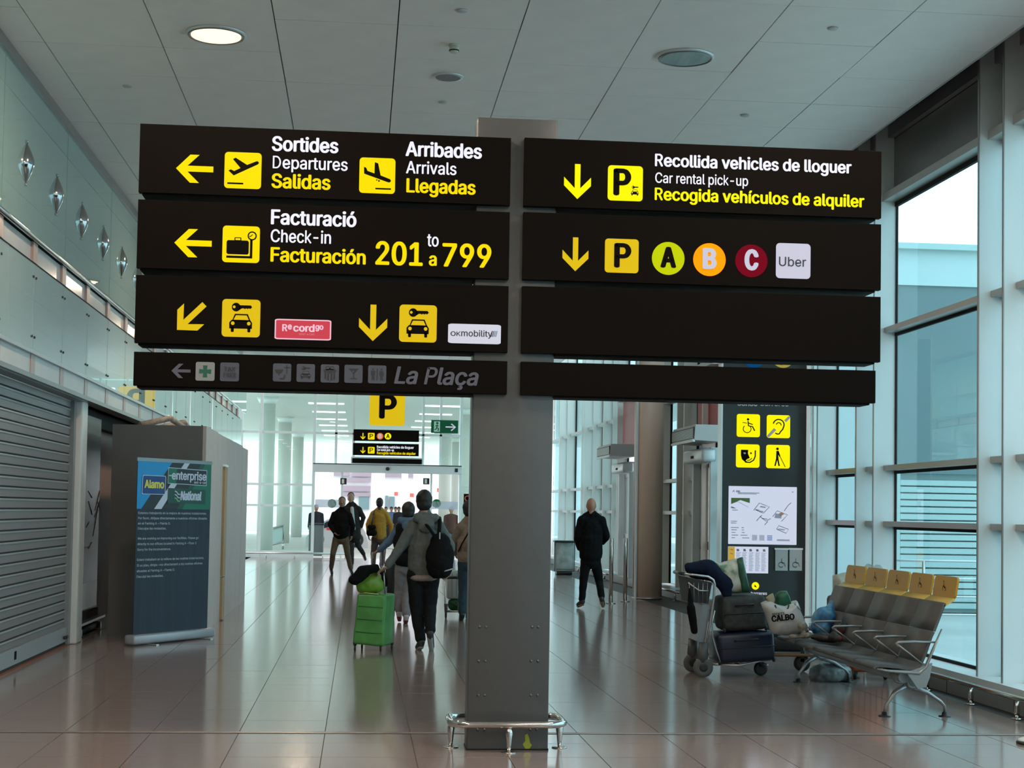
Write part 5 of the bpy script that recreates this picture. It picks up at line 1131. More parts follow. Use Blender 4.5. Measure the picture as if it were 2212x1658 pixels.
shape(b, [(624, 452), (678, 452), (676, 480), (690, 515), (670, 522), (660, 535), (676, 545), (655, 545), (632, 525), (624, 495)], f, M_blk, 2); stroke(b, [(730, 455), (730, 500), (718, 530), (690, 548), (655, 545)], 9, f, M_blk, lift=2); shape(b, [(640, 475), (655, 470), (662, 480), (650, 486)], f, pl_, 3); stroke(b, [(668, 532), (690, 530), (706, 515)], 6, f, M_blk, lift=2); shape(b, disc2((698, 477), 7, 10), f, M_blk, 2); b.build('pictogram', t)
b = MB(); f = mk(813, 988, 415, 593)(btile(b, 1655, 960, 1706, 1011.6, M_yelb))
shape(b, disc2((896, 445), 10, 12), f, M_blk, 2); shape(b, [(888, 460), (905, 460), (918, 500), (910, 505), (902, 490), (905, 525), (915, 575), (904, 575), (895, 530), (884, 575), (874, 575), (886, 520)], f, M_blk, 2); stroke(b, [(914, 500), (954, 582)], 5, f, M_blk, lift=2); b.build('pictogram', t)
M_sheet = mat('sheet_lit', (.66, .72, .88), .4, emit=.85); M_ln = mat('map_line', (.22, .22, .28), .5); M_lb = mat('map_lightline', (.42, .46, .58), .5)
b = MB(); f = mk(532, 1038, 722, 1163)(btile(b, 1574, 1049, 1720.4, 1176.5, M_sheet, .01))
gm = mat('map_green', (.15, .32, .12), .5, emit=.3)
shape(b, [(551, 812), (689, 812), (689, 850), (620, 828), (551, 860)], f, gm, 2)
shape(b, [(551, 878), (565, 880), (590, 893), (551, 890)], f, M_ln, 2); stroke(b, [(570, 850), (600, 840), (680, 882)], 3, f, M_lb, lift=2)
for P_, mm in (([(718, 905), (760, 848), (790, 860), (835, 876), (790, 925), (765, 915), (735, 900)], M_ln), ([(860, 950), (893, 905), (970, 935), (925, 985)], M_ln), ([(945, 905), (975, 860), (996, 842)], M_ln), ([(740, 985), (762, 958), (780, 940)], M_ln), ([(765, 950), (810, 985), (845, 965)], M_ln), ([(800, 1015), (825, 985)], M_ln), ([(890, 1045), (905, 1018), (978, 1045), (960, 1075), (890, 1045)], M_ln)):
    stroke(b, P_, 5, f, mm, lift=2)
for (x, y, w_, h_) in ((735, 895, 30, 14), (765, 905, 28, 14), (770, 870, 40, 16), (880, 925, 50, 40), (785, 962, 40, 12), (905, 1040, 50, 14)): shape(b, [(x, y), (x+w_, y+6), (x+w_-8, y+h_), (x-8, y+h_-6)], f, M_lb, 2)
shape(b, [(905, 925), (930, 915), (945, 930), (915, 945)], f, mat('map_orange', (.5, .25, .12), .5), 3)
shape(b, [(557, 770), (572, 750), (577, 775), (570, 762)], f, M_ln, 2)
for k, (x, y, w_) in enumerate(((586, 762, 30), (600, 772, 160), (600, 780, 140), (1000, 760, 14), (560, 905, 40), (551, 990, 45), (551, 1003, 40), (551, 1038, 58), (555, 1055, 40), (556, 1075, 30), (557, 1095, 48), (557, 1115, 26), (630, 1038, 18), (632, 1055, 16), (632, 1075, 22), (622, 1095, 52), (635, 1115, 52), (892, 1125, 95), (892, 1132, 95))): stroke(b, [(x, y), (x+w_, y)], 6 if k != 0 else 14, f, M_lb, lift=2)
for x, mm in ((708, M_lb), (762, M_lb), (820, mat('map_blue', (.2, .35, .75), .5))):
    for k in range(6): stroke(b, [(x, 1095+k*7), (x+38, 1095+k*7)], 4.5, f, mm, lift=2)
b.build('map_panel', t)
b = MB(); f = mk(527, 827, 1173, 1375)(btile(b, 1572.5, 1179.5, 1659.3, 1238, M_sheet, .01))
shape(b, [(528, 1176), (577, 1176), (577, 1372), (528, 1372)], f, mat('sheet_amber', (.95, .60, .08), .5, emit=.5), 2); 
for y in (1195, 1225, 1290): stroke(b, [(545, y), (565, y+6)], 5, f, M_ln, lift=3)
for cx in (600, 650, 695, 745, 795): shape(b, [(cx-10, 1192), (cx+6, 1190), (cx+12, 1208), (cx-8, 1210)], f, M_ln, 2)
for cx in (588, 632, 682, 730, 775):
    for k in range(16): stroke(b, [(cx, 1220+k*9), (cx+36-(k*7 % 11), 1220+k*9)], 3.6, f, M_lb, lift=2)
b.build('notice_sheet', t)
for x0 in (1674, 1704.5):
    A = WB(x0, 1183); B = WB(x0+26.5, 1232)
    b = MB(); b.box(A.x, B.x, YB-.03, YB-.002, B.z, A.z, mat('pocket_grey', (.33, .39, .38), .35)); b.box(A.x-.012, B.x+.01, YB-.033, YB-.028, A.z-.02, A.z, M_white)
    b.build('leaflet_pocket', t)
    b = MB(); f = mapper(((A.x+B.x)/2, YB-.031, (A.z+B.z)/2), ((B.x-A.x)/2, (A.z-B.z)/2)); stroke(b, _arc(.45, .74, .2, .11, 40, 330, 12), .05, f, M_lilac); stroke(b, [(.5, .46), (.5, .64), (.7, .66), (.8, .82)], .05, f, M_lilac)
    for k in range(4): stroke(b, [(.15, .12+k*.07), (.75, .12+k*.07)], .018, f, M_lb)
    b.build('wheelchair_print', t)
b = MB(); q = WB(1631.8, 1264.8); shape(b, disc2((.5, .5), .5, 24), mapper(q, 8.4/SB), M_yelb); f = mapper(q, 8.4/SB); shape(b, [(.4, .3), (.7, .7), (.35, .62)], f, M_blk, 2); b.build('round_icon', t)
b = MB(); text(b, 'barreres', WB(1622, 1284), 36/SB, 6.5/SB, M_wht2, bold=.04)
text(b, 'sense', WB(1593, 876), 45/SB, 12.5/SB, mat('board_grey_text', (.45, .47, .47), .5), bold=.06); text(b, 'barreres', WB(1643, 876), 63/SB, 12.5/SB, MATS['board_grey_text'], bold=.02); b.build('lettering', t)
for cx, m_, kk in ((1628, mat('disc_blue', (.0, .16, .52), .4, emit=.3), 0), (1691.5, mat('disc_sand', (.80, .66, .12), .4, emit=.4), 1)):
    b = MB(); q = WB(cx, 767.5); f = mapper(q, 27.5/SB); shape(b, disc2((.5, .5), .5, 36), f, m_)
    if kk: stroke(b, _arc(.42, .66, .2, .2, 30, 330, 14), .06, f, M_blk, lift=2); stroke(b, [(.45, .2), (.47, .5), (.7, .52), (.8, .75)], .08, f, M_blk, lift=2)
    else: shape(b, [(.40, .2), (.60, .2), (.60, .8), (.40, .8)], f, M_wht2, 2)
    b.build('round_icon', t)
# ================================================================== BENCH
bn = empty('bench', (4.45, 13.65, 0), 'five-seat grey bench with metal armrests by the windows, yellow headrests along its back', 'bench')
M_seat = mat('seat_grey', (.092, .090, .091), .5, spec=.35, noise_s=40, noise_a=.06); M_frame = mat('bench_frame', (.30, .31, .31), .32, metal=.5); M_ytop = mat('headrest_amber', (.46, .24, .006), .38, spec=.3); M_yedge = mat('headrest_pale', (.62, .46, .12), .35)
ys = [12.20, 12.745, 13.31, 13.90, 14.50, 15.12]
seat_prof = [(4.075, .405), (4.09, .428), (4.14, .437), (4.28, .425), (4.38, .412), (4.43, .415), (4.465, .45), (4.50, .53), (4.545, .66), (4.565, .70), (4.60, .79), (4.645, .905), (4.652, .925)]
def slab(prof, y0, y1, th, m):
    b = MB(); n = len(prof); i = b.mi(m); top, bot = [], []
    for k, (x, z) in enumerate(prof):
        a = prof[max(k-1, 0)]; c = prof[min(k+1, n-1)]; t_ = Vector((c[0]-a[0], c[1]-a[1])).normalized(); nx, nz = t_.y, -t_.x
        top.append((x, z)); bot.append((x+nx*th, z+nz*th))
    loop = top+bot[::-1]
    for y, rev in ((y0, 0), (y1, 1)): pass
    L = [b.bm.verts.new((x, y0, z)) for x, z in loop]; Rr = [b.bm.verts.new((x, y1, z)) for x, z in loop]; N_ = len(loop)
    for k in range(N_):
        j = (k+1) % N_; f = b.bm.faces.new([L[k], L[j], Rr[j], Rr[k]]); f.smooth = k not in (n-1, N_-1)
    for k in range(n-1):
        for S in (L, Rr): b.bm.faces.new([S[k], S[k+1], S[N_-2-k], S[N_-1-k]])
    return b
for k in range(5):
    y0, y1 = ys[k]+.012, ys[k+1]-.012
    slab(seat_prof[:7], y0, y1, .022, M_seat).build('seat', bn, M_seat)
    slab(seat_prof[6:10], y0, y1, .020, M_seat).build('lower_backrest', bn, M_seat)
    slab([(p[0]+.001, p[1]+.004) for p in seat_prof[9:]], y0, y1, .022, M_seat).build('upper_backrest', bn, M_seat)
    hp = [(4.662, .918), (4.70, .945), (4.715, .96)]
    lipb = slab([(4.655, .905), (4.70, .935), (4.742, .962)], y0, y1, .014, M_yedge).build('headrest_lip', bn, M_yedge)
    b2 = bmesh.new(); w_ = y1-y0; pts = rrect(.014, 0, w_-.014, .175, .04, 5)
    va = [b2.verts.new((4.745+.03*z/.175, y0+y, .955+z)) for y, z in pts]; vb = [b2.verts.new((4.762+.03*z/.175, y0+y, .955+z)) for y, z in pts]; n = len(pts)
    b2.faces.new(va); b2.faces.new(vb[::-1])
    for q in range(n): b2.faces.new([va[q], va[(q+1) % n], vb[(q+1) % n], vb[q]])
    b = MB(); b._merge(b2, Matrix.Identity(4), mat('headrest_pink', (.46, .24, .16), .3) if False else M_ytop, False); hr_ = b.build('headrest', bn)
    b = MB(); ym = (y0+y1)/2; f = mapper((4.7605-.003, ym, 1.045), .05, nrm=(-1, 0, 0), ex=(0, -1, 0), lift=.0015)
    shape(b, disc2((.45, .08), .08, 10), f, M_blk, 2); stroke(b, [(.45, .16), (.48, .55), (.75, .58), (.85, .85)], .1, f, M_blk, lift=2); stroke(b, _arc(.42, .70, .26, .26, 20, 330, 14), .07, f, M_blk, lift=2); b.build('wheelchair_print', hr_)
# beam and legs
b = MB(); b.tube([(4.36, 12.30, .325), (4.36, 15.0, .325)], .045, 14, M_frame); b.build('beam', bn)
for y in (12.42, 14.93):
    b = MB(); hub = (4.42, y, .30)
    b.lathe((4.47, y-.045, .285), [(.05, 0), (.062, .008), (.062, .082), (.05, .09)], 24, M_frame, 'Y'); b.lathe((4.36, y-.04, .325), [(.055, 0), (.06, .006), (.06, .074), (.055, .08)], 24, M_frame, 'Y')
    b.build('hub', bn)
    b = MB(); b.lathe((4.47, y-.048, .285), [(.042, 0), (.042, .004)], 24, mat('hub_cap', (.13, .13, .12), .4), 'Y'); b.build('hub_cap', bn)
    for fxx, sx in ((4.245, -1), (4.745, 1)):
        b = MB(); st = Vector((4.43+sx*.02, y, .24)); b.tube([st, st.lerp(Vector((fxx, y, .12)), .5)+Vector((0, 0, .012)), Vector((fxx-sx*.035, y, .12)), Vector((fxx-sx*.004, y, .085)), Vector((fxx, y, .03))], [.042, .030, .022, .020, .020], 10, M_frame, squash=.6); b.build('leg', bn)
        b = MB(); b.lathe((fxx, y, 0), [(.050, 0), (.050, .006), (.024, .010), (.022, .035)], 18, M_blkpl); b.build('foot', bn)
# side frames
for y in (12.19, 15.13):
    b = MB(); lo = [(4.10, .40), (4.20, .385), (4.36, .375), (4.44, .37), (4.50, .42), (4.56, .56), (4.63, .72)]
    b.tube([(x, y, z) for x, z in lo], [.012, .018, .024, .028, .022, .018, .010], 8, M_frame, squash=.6); b.poly([(4.34, y-.012, .375), (4.55, y-.012, .45), (4.53, y-.012, .34), (4.50, y-.012, .26), (4.43, y-.012, .25)], (0, .03, 0), M_frame); b.build('side_frame', bn)
# armrests
for k, y in enumerate((12.21, 12.745, 13.31, 13.90, 14.50, 15.10)):
    zt_ = .612
    b = MB(); b.tube([(4.60, y, zt_+.002), (4.42, y, zt_+.004), (4.28, y, zt_), (4.262, y, zt_-.012), (4.28, y, zt_-.035)], [.013, .017, .018, .015, .012], 8, M_frame, squash=.6)
    b.tube([(4.275, y, zt_-.02), (4.37, y, .525), (4.475, y, .445)], [.013, .009, .010], 8, M_frame, squash=.7); b.build('armrest', bn)
# ================================================================== LUGGAGE TROLLEY WITH CASES
tr = empty('luggage_trolley', (3.75, 15.5, 0), 'loaded airport luggage trolley with big grey wheels beside the bench', 'trolley')
ya_, yb_2 = 15.3, 15.78
for y in (ya_, yb_2):
    b = MB(); top = UY(1538, 1262, y) if y == ya_ else UY(1538, 1262, ya_)+Vector((0, yb_2-ya_, 0))
    T = lambda px, py: UY(px, py, ya_)+Vector((0, y-ya_, 0))
    b.tube([T(1478, 1239), T(1500, 1241), T(1530, 1245), T(1541, 1252), T(1544, 1262), T(1541, 1300), T(1534, 1345), T(1523, 1405)], .013, 8, M_alu); b.tube([T(1544, 1318), T(1538, 1345), T(1539, 1372), T(1548, 1405), T(1558, 1434)], .008, 7, M_alu); b.tube([T(1487, 1258), T(1510, 1275), T(1530, 1276)], .008, 6, M_alu); b.build('upright', tr)
    b = MB(); a_ = T(1520, 1400); b.tube([a_+Vector((0, 0, .06)), T(1518, 1420), T(1516, 1440)], [.05, .055, .03], 10, mat('fork_grey', (.07, .065, .065), .4), squash=.5); b.build('fork', tr)
    b = MB(); c = T(1519, 1441); c.z = .098; b.lathe((c.x, y-.02, c.z), [(.066, 0), (.090, .004), (.098, .012), (.098, .028), (.090, .036), (.066, .04)], 28, mat('tyre_grey', (.10, .095, .09), .5), 'Y'); b.lathe((c.x, y-.022, c.z), [(.02, 0), (.066, .004), (.066, .040), (.02, .044)], 22, M_blkpl, 'Y'); b.build('wheel', tr)
T = lambda px, py, dy=0: UY(px, py, ya_)+Vector((0, dy, 0))
b = MB(); b.tube([T(1478, 1239), T(1478, 1239, .48)], .018, 10, M_blkpl); b.tube([T(1541, 1262), T(1541, 1262, .48)], .010, 8, M_alu); b.build('handle_bar', tr)
b = MB(); b.poly([T(1484, 1246, .04), T(1540, 1258, .04), T(1532, 1304, .04), T(1492, 1300, .04)], (0, .40, 0), mat('basket_black', (.02, .02, .02), .6))
for k in range(5): b.tube([T(1490+k*10, 1258, .03), T(1492+k*9, 1302, .03)], .003, 5, M_alu)
b.build('basket', tr)
b = MB(); b.poly([T(1520, 1306, .05), T(1537, 1308, .05), T(1524, 1392, .05), T(1508, 1385, .05)], (0, .38, 0), mat('plate_dull', (.26, .27, .28), .4, metal=.4, noise_s=7, noise_a=.15)); b.build('back_plate', tr)
b = MB()
for dy in (.03, .24, .45): b.tube([T(1525, 1434, dy), T(1600, 1437, dy), T(1668, 1422, dy)], .012, 7, M_alu)
for px in (1536, 1600, 1660): b.tube([T(px, 1436, .03), T(px, 1436, .45)], .009, 6, M_alu)
b.build('platform', tr)
b = MB(); c = T(1655, 1444, .22); b.tube([(c.x, c.y, .17), (c.x, c.y, .09)], [.035, .03], 8, M_blkpl); b.lathe((c.x, c.y-.02, .068), [(.05, 0), (.068, .006), (.068, .034), (.05, .04)], 18, M_rub, 'Y'); b.build('wheel', tr)
def case(name, label, px0, py0, px1, py1, y0, dep, m, slope=0., ribs=(), parts=True, cat='suitcase'):
    A = UY(px0, py0, y0); B = UY(px1, py1, y0); c = ((A.x+B.x)/2, y0+dep/2, (A.z+B.z)/2); tl = -math.atan(slope)
    t = empty(name, (c[0], c[1], B.z), label, cat)
    b = MB(); b.obox(c, (B.x-A.x, dep, A.z-B.z), m=m, bev=min(.05, (A.z-B.z)*.2), tilt=tl, axis='Y', seg=3); b.build('shell', t)
    M = Matrix.Translation(c) @ Matrix.Rotation(tl, 4, 'Y'); hx, hz = (B.x-A.x)/2, (A.z-B.z)/2
    b = MB(); b.tube([M @ Vector(p) for p in ((-hx, -dep/2-.002, 0), (0, -dep/2-.004, 0), (hx, -dep/2-.002, 0))], .006, 6, M_blkpl); b.build('zip', t)
    b = MB(); b.tube([M @ Vector(p) for p in ((-hx*.4, -dep/2, hz*.45), (-hx*.38, -dep/2-.03, hz*.5), (hx*.38, -dep/2-.03, hz*.5), (hx*.4, -dep/2, hz*.45))], .009, 6, M_blkpl); b.build('handle', t)
    for s in (-1, 1):
        b = MB(); q = M @ Vector((hx*.94*s, -dep/2+.03, -hz*.93)); b.lathe((q.x-.012, q.y, q.z), [(.015, 0), (.024, .004), (.024, .022), (.015, .026)], 12, M_rub, 'X'); b.build('wheel', t)
    if ribs:
        b = MB()
        for k in range(ribs[0]):
            x = -hx*.8+hx*1.6*k/(ribs[0]-1); b.tube([M @ Vector((x, -dep/2-.003, -hz*.85)), M @ Vector((x, -dep/2-.003, hz*.85))], .010, 6, ribs[1])
        b.build('rib', t)
    return t
M_navy = mat('case_navy', (.008, .012, .035), .35, noise_s=4, noise_a=.3, bump=.1); M_cgrey = mat('case_fabric_grey', (.028, .032, .032), .7, noise_s=18, noise_a=.5, bump=.4)
case('blue_suitcase', 'large dark blue hard suitcase lying lowest on the loaded trolley', 1551, 1364, 1675, 1431, 15.28, .46, M_navy, .07)
case('grey_fabric_suitcase', 'worn dark grey fabric suitcase lying on the blue one on the trolley', 1562, 1286, 1657, 1362, 15.29, .42, M_cgrey, .07)
def loose(name, caps, m, label, cat, vox=.012, amp=.012, f=9, smooth=3):
    o = lump(name, caps, m, None, vox=vox, smooth=smooth, noise_amp=amp, noise_f=f); o['label'] = label; o['category'] = cat; return o
D_ = lambda px, py, dy=0.: UY(px, py, 15.4)+Vector((0, dy, 0))
loose('navy_jacket', [('c', D_(1490, 1226), D_(1530, 1222), .055, .075), ('c', D_(1530, 1224), D_(1565, 1260), .085, .085), ('c', D_(1560, 1250), D_(1570, 1282), .075, .05), ('c', D_(1505, 1232, .15), D_(1560, 1240, .2), .08, .09)], cloth('jacket_navy', (.010, .015, .035)), 'navy jacket heaped over the handle of the loaded trolley', 'jacket')
loose('black_umbrella', [('c', D_(1484, 1270, -.12), D_(1487, 1310, -.12), .014, .03), ('c', D_(1487, 1310, -.12), D_(1494, 1360, -.12), .045, .035)], cloth('umbrella_black', (.006, .006, .006)), 'black folded cloth hanging from the handle side of the loaded trolley', 'cloth', amp=.006)
def crumple(m, c1, c2, sc=6.):
    nt = m.node_tree
    return m
def patch(name, c1, c2, c3, s=5., emit=0, rough=.4, alpha=1.):
    m = mat(name, c1, rough, noise_s=s, noise_a=.0, bump=.7, alpha=alpha); nt = m.node_tree; r = [n for n in nt.nodes if n.type == 'VALTORGB'][0]; e = r.color_ramp.elements
    e[0].color = (*c1, 1); e[0].position = .38; e[1].color = (*c3, 1); e[1].position = .68; q = e.new(.53); q.color = (*c2, 1); return m
M_shop = patch('bag_print', (.62, .66, .60), (.52, .50, .40), (.12, .22, .14), 9.)
def bag(name, label, pts, y0, dep, m, bulge=.02, handles=(), seed=0, cat='bag'):
    """soft bag: front outline (pixels) at depth y0, dep thick, pillowed and creased"""
    P = [UY(x, y, y0) for x, y in pts]; c = sum(P, Vector())/len(P); t = empty(name, (c.x, y0+dep/2, min(p.z for p in P)), label, cat)
    bm = bmesh.new(); n = len(P); ls = []
    for k, (sc, yy) in enumerate(((.0, -.0), (.35, 0), (.7, .0), (.93, .12), (1, .5), (.93, .88), (.7, 1), (.35, 1), (0, 1))):
        if sc == 0: ls.append([bm.verts.new((c.x, y0+dep*yy-(bulge if yy == 0 else -bulge), c.z))]); continue
        bl = bulge*(1-sc*sc)*(-1 if yy < .5 else 1)
        ring = []
        for j in range(n):
            for q in range(3):
                p = P[j].lerp(P[(j+1) % n], q/3); v = Vector((c.x+(p.x-c.x)*sc, y0+dep*yy+bl, c.z+(p.z-c.z)*sc))
                nz = noise.noise(Vector((v.x*14+seed, v.y*9, v.z*14)))*.016*min(1, sc*1.2); ring.append(bm.verts.new(v+Vector((nz*.4, nz, nz*.4))))
        ls.append(ring)
    N_ = 3*n
    for A, B in zip(ls, ls[1:]):
        for j in range(N_):
            if len(A) == 1: f = bm.faces.new([A[0], B[j], B[(j+1) % N_]])
            elif len(B) == 1: f = bm.faces.new([A[j], B[0], A[(j+1) % N_]])
            else: f = bm.faces.new([A[j], A[(j+1) % N_], B[(j+1) % N_], B[j]])
            f.smooth = True
    b = MB(); b._merge(bm, Matrix.Identity(4), m, True)
    for f in b.bm.faces: f.smooth = True
    o = b.build('body', t)
    for hp, hm, hr in handles:
        b = MB(); b.tube([UY(x, y, y0-.01) for x, y in hp], hr, 6, hm, squash=.6); b.build('handle', t)
    return t
M_wbag = mat('bag_white', (.50, .50, .49), .35, noise_s=6, noise_a=.12, bump=.6); M_gbag = mat('bag_green', (.015, .09, .05), .4, noise_s=7, noise_a=.3, bump=.5)
bag('printed_shopping_bag', 'white and green printed plastic shopping bag on top of the trolley cases', [(1541, 1212), (1560, 1217), (1575, 1211), (1598, 1206), (1606, 1235), (1620, 1276), (1600, 1281), (1572, 1280), (1556, 1252)], 15.38, .22, M_shop, .03)
bag('green_plastic_bag', 'dark green plastic bag behind the white printed shopping bag on the trolley', [(1593, 1206), (1605, 1203), (1612, 1235), (1622, 1278), (1606, 1280), (1598, 1250)], 15.34, .05, M_gbag, .01, seed=4)
YC = 14.72
t = bag('white_tote_bag', 'white carrier bag with black lettering standing on the far end of the bench', [(1649, 1303), (1662, 1297), (1680, 1305), (1700, 1308), (1716, 1302), (1726, 1297), (1735, 1320), (1746, 1350), (1752, 1366), (1728, 1372), (1700, 1374), (1672, 1370), (1662, 1335)], YC, .20, M_wbag, .03, handles=(([(1674, 1306), (1678, 1316), (1690, 1319), (1702, 1314), (1704, 1306)], M_blkpl, .008), ([(1716, 1303), (1730, 1318), (1738, 1336)], M_blkpl, .005)))
b = MB(); q = UY(1667, 1343, YC-.052); s_ = FOC/YC; rx, rz = Vector((1, 0, .12)).normalized(), Vector((-.12, 0, 1)).normalized()
text(b, 'CALBO', q, 52/s_, 12.5/s_, M_blk, bold=.08, ex=rx, ez=rz); text(b, 'SPORTS', UY(1668, 1330, YC-.052), 28/s_, 5.5/s_, M_blk, bold=.06, ex=rx, ez=rz); b.build('lettering', t)
bag('green_paper_bag', 'dark green bag poking out of the top of the white carrier bag', [(1678, 1284), (1688, 1277), (1702, 1276), (1708, 1290), (1712, 1306), (1695, 1314), (1680, 1308)], YC+.06, .10, M_gbag, .01, seed=9)
bag('kraft_bag', 'pale brown paper bag at the left edge of the white carrier bag', [(1656, 1290), (1671, 1281), (1675, 1296), (1670, 1312), (1660, 1300)], YC+.04, .06, mat('kraft', (.34, .29, .18), .7), .008, seed=2)
loose('blue_plastic_bag', [('e', UY(1780, 1335, 14.75), (.115, .12, .12)), ('c', UY(1790, 1322, 14.75), UY(1796, 1300, 14.75), .06, .02), ('e', UY(1772, 1355, 14.72), (.10, .12, .08)), ('e', UY(1796, 1350, 14.8), (.06, .10, .09))], patch('bag_blue', (.02, .09, .22), (.04, .20, .38), (.20, .35, .45), 6.), 'bright blue plastic bag standing on the bench beside the white carrier bag', 'bag', amp=.016, f=11)
loose('black_clothes', [('c', UY(1756, 1374, 14.35), UY(1800, 1378, 14.3), .03, .05), ('c', UY(1800, 1375, 14.2), UY(1815, 1380, 14.1), .05, .03), ('e', UY(1822, 1358, 14.35), (.05, .08, .07))], patch('clothes_black', (.012, .01, .012), (.02, .015, .015), (.12, .02, .02), 8.), 'heap of black and red clothes lying on the bench seats', 'clothes', amp=.012)
loose('patterned_cloth', [('c', UY(1708, 1374, 14.5), UY(1745, 1372, 14.45), .02, .03), ('e', UY(1733, 1353, 14.5), (.05, .05, .05))], patch('cloth_pattern', (.03, .03, .03), (.30, .27, .22), (.10, .13, .08), 16.), 'patterned cloth and packet lying in front of the white carrier bag on the bench', 'cloth', amp=.01)
M_clear = glass('clear_plastic', (.86, .90, .90), 1.35, .8, .12, haze=(.5, .56, .56), haze_f=.35)
loose('clear_plastic_bag', [('e', UY(1795, 1452, 15.05)+Vector((0, 0, .0)), (.20, .16, .115)), ('e', UY(1775, 1458, 15.05), (.14, .12, .09)), ('c', UY(1795, 1440, 15.05), UY(1790, 1425, 15.1), .08, .03)], mat('plastic_grey', (.17, .18, .18), .2, noise_s=6, noise_a=.5, bump=.8), 'bulging grey translucent plastic bag on the floor under the far end of the bench', 'bag', amp=.014, f=12)
# cases behind the bench
M_or = mat('case_orange', (.50, .115, .02), .35)
OY = 15.17
A = UZ(1852, 1471, 0)
ox0 = 4.86; t = empty('orange_suitcase', (5.08, OY, 0), 'ribbed orange suitcase standing behind the bench', 'suitcase')
A = UY(1838, 1462, OY); B = UY(1925, 1470, OY)
b = MB(); b.obox(((A.x+B.x)/2, OY+.12, .40), (B.x-A.x, .24, .66), m=M_or, bev=.05, seg=3); b.build('shell', t)
for k in range(7):
    x = A.x+.03+(B.x-A.x-.06)*k/6; b = MB(); b.tube([(x, OY-.004, .12), (x, OY-.004, .68)], .009, 6, M_or); b.build('rib', t)
for x in (A.x+.05, B.x-.05):
    b = MB(); b.lathe((x-.015, OY+.03, .035), [(.025, 0), (.035, .004), (.035, .026), (.025, .03)], 14, M_rub, 'X'); b.box(x-.02, x+.02, OY+.01, OY+.05, .05, .09, M_blkpl); b.build('wheel', t)
b = MB(); b.tube([(A.x+.12, OY+.12, .72), (A.x+.12, OY+.12, .76), (B.x-.12, OY+.12, .76), (B.x-.12, OY+.12, .72)], .012, 7, M_blkpl); b.build('handle', t)
bag('clear_carrier_bag', 'clear white plastic bag knotted on the orange suitcase behind the bench headrests', [(1862, 1262), (1864, 1236), (1875, 1226), (1884, 1217), (1893, 1224), (1906, 1219), (1920, 1236), (1924, 1262), (1922, 1315), (1862, 1315)], OY+.02, .2, M_clear, .03, seed=5)
DY = 15.9
t = empty('dark_suitcase', (4.95, DY, 0), 'dark suitcase behind the far end of the bench', 'suitcase')
A = UY(1800, 1330, DY); B = UY(1850, 1460, DY)
b = MB(); b.obox(((A.x+B.x)/2, DY+.14, .42), (B.x-A.x, .26, .72), m=M_cgrey, bev=.04); b.build('shell', t)
for x in (A.x+.05, B.x-.05):
    b = MB(); b.lathe((x-.015, DY+.05, .035), [(.025, 0), (.035, .004), (.035, .026), (.025, .03)], 14, M_rub, 'X'); b.box(x-.02, x+.02, DY+.03, DY+.07, .05, .09, M_blkpl); b.build('wheel', t)
bag('pale_carrier_bag', 'tall pale carrier bag with a green band behind the left headrest', [(1808, 1242), (1822, 1238), (1840, 1236), (1852, 1245), (1850, 1290), (1845, 1332), (1812, 1332), (1808, 1290)], DY+.02, .2, patch('bag_pale', (.42, .46, .40), (.40, .40, .33), (.35, .12, .10), 3.), .02, seed=7)
b = MB(); A = UY(1832, 1240, DY); B = UY(1846, 1276, DY); b.box(A.x, B.x, DY-.012, DY-.004, B.z, A.z, M_gbag); bpy_o = b.build('green_band', bpy.data.objects['pale_carrier_bag'])
# second dark trolley wheels under the bench
t = empty('folded_trolley', (4.42, 15.95, 0), 'dark folded trolley with black wheels on the floor behind the bench legs', 'trolley')
b = MB(); b.obox((4.42, 15.98, .27), (.55, .10, .14), m=mat('canvas_black', (.012, .01, .01), .7), bev=.03); b.build('frame', t)
b = MB(); b.obox((4.42, 15.91, .17), (.52, .04, .03), m=mat('bar_ochre', (.16, .07, .02), .5), bev=.01); b.build('bar', t)
for px in (1732, 1840):
    q = UY(px, 1450, 15.95); b = MB(); b.lathe((q.x, 15.93, .085), [(.05, 0), (.085, .006), (.085, .034), (.05, .04)], 20, M_rub, 'Y'); b.box(q.x-.02, q.x+.02, 15.93, 15.97, .1, .22, M_blkpl); b.build('wheel', t)
# hanging strap under seat end
# litter bin with clear bag, far
t = empty('bag_bin', (UY(1218, 1240, 39.9).x, 39.9, 0), 'waste bin with a clear bag in a dark frame left of the bald man', 'bin')
A = UY(1198, 1167, 39.9); B = UY(1241, 1233, 39.9)
b = MB(); b.obox(((A.x+B.x)/2, 40.0, A.z-.02), (B.x-A.x, .4, .05), m=M_blkpl, bev=.015); b.tube([(A.x+.01, 39.9, A.z), (A.x+.01, 39.9, B.z), (B.x-.01, 39.9, B.z), (B.x-.01, 39.9, A.z)], .016, 8, mat('bin_frame', (.12, .12, .12), .4)); b.build('frame', t)
b = MB(); b.obox(((A.x+B.x)/2, 40.05, (A.z+B.z)/2), (B.x-A.x-.04, .3, A.z-B.z-.05), m=mat('bin_liner', (.42, .47, .45), .3, noise_s=7, noise_a=.25, bump=.5), bev=.04); b.build('liner', t)
b = MB(); b.obox(((A.x+B.x)/2, 40.05, .045), (B.x-A.x-.12, .35, .09), m=M_blkpl, bev=.02); b.build('base', t)
# white-topped disc base at the lower right
q = UZ(2222, 1606, 0)
t = empty('post_base', (q.x, q.y, 0), 'round white plate with black rim at the lower right edge of the floor', 'post base')
b = MB(); b.lathe((q.x, q.y, 0), [(.085, 0), (.088, .012), (.08, .02)], 32, M_blkpl); b.build('rim', t)
b = MB(); b.lathe((q.x, q.y, .02), [(.076, 0), (.07, .016), (.03, .03), (.02, .06)], 32, M_white); b.build('plate', t)
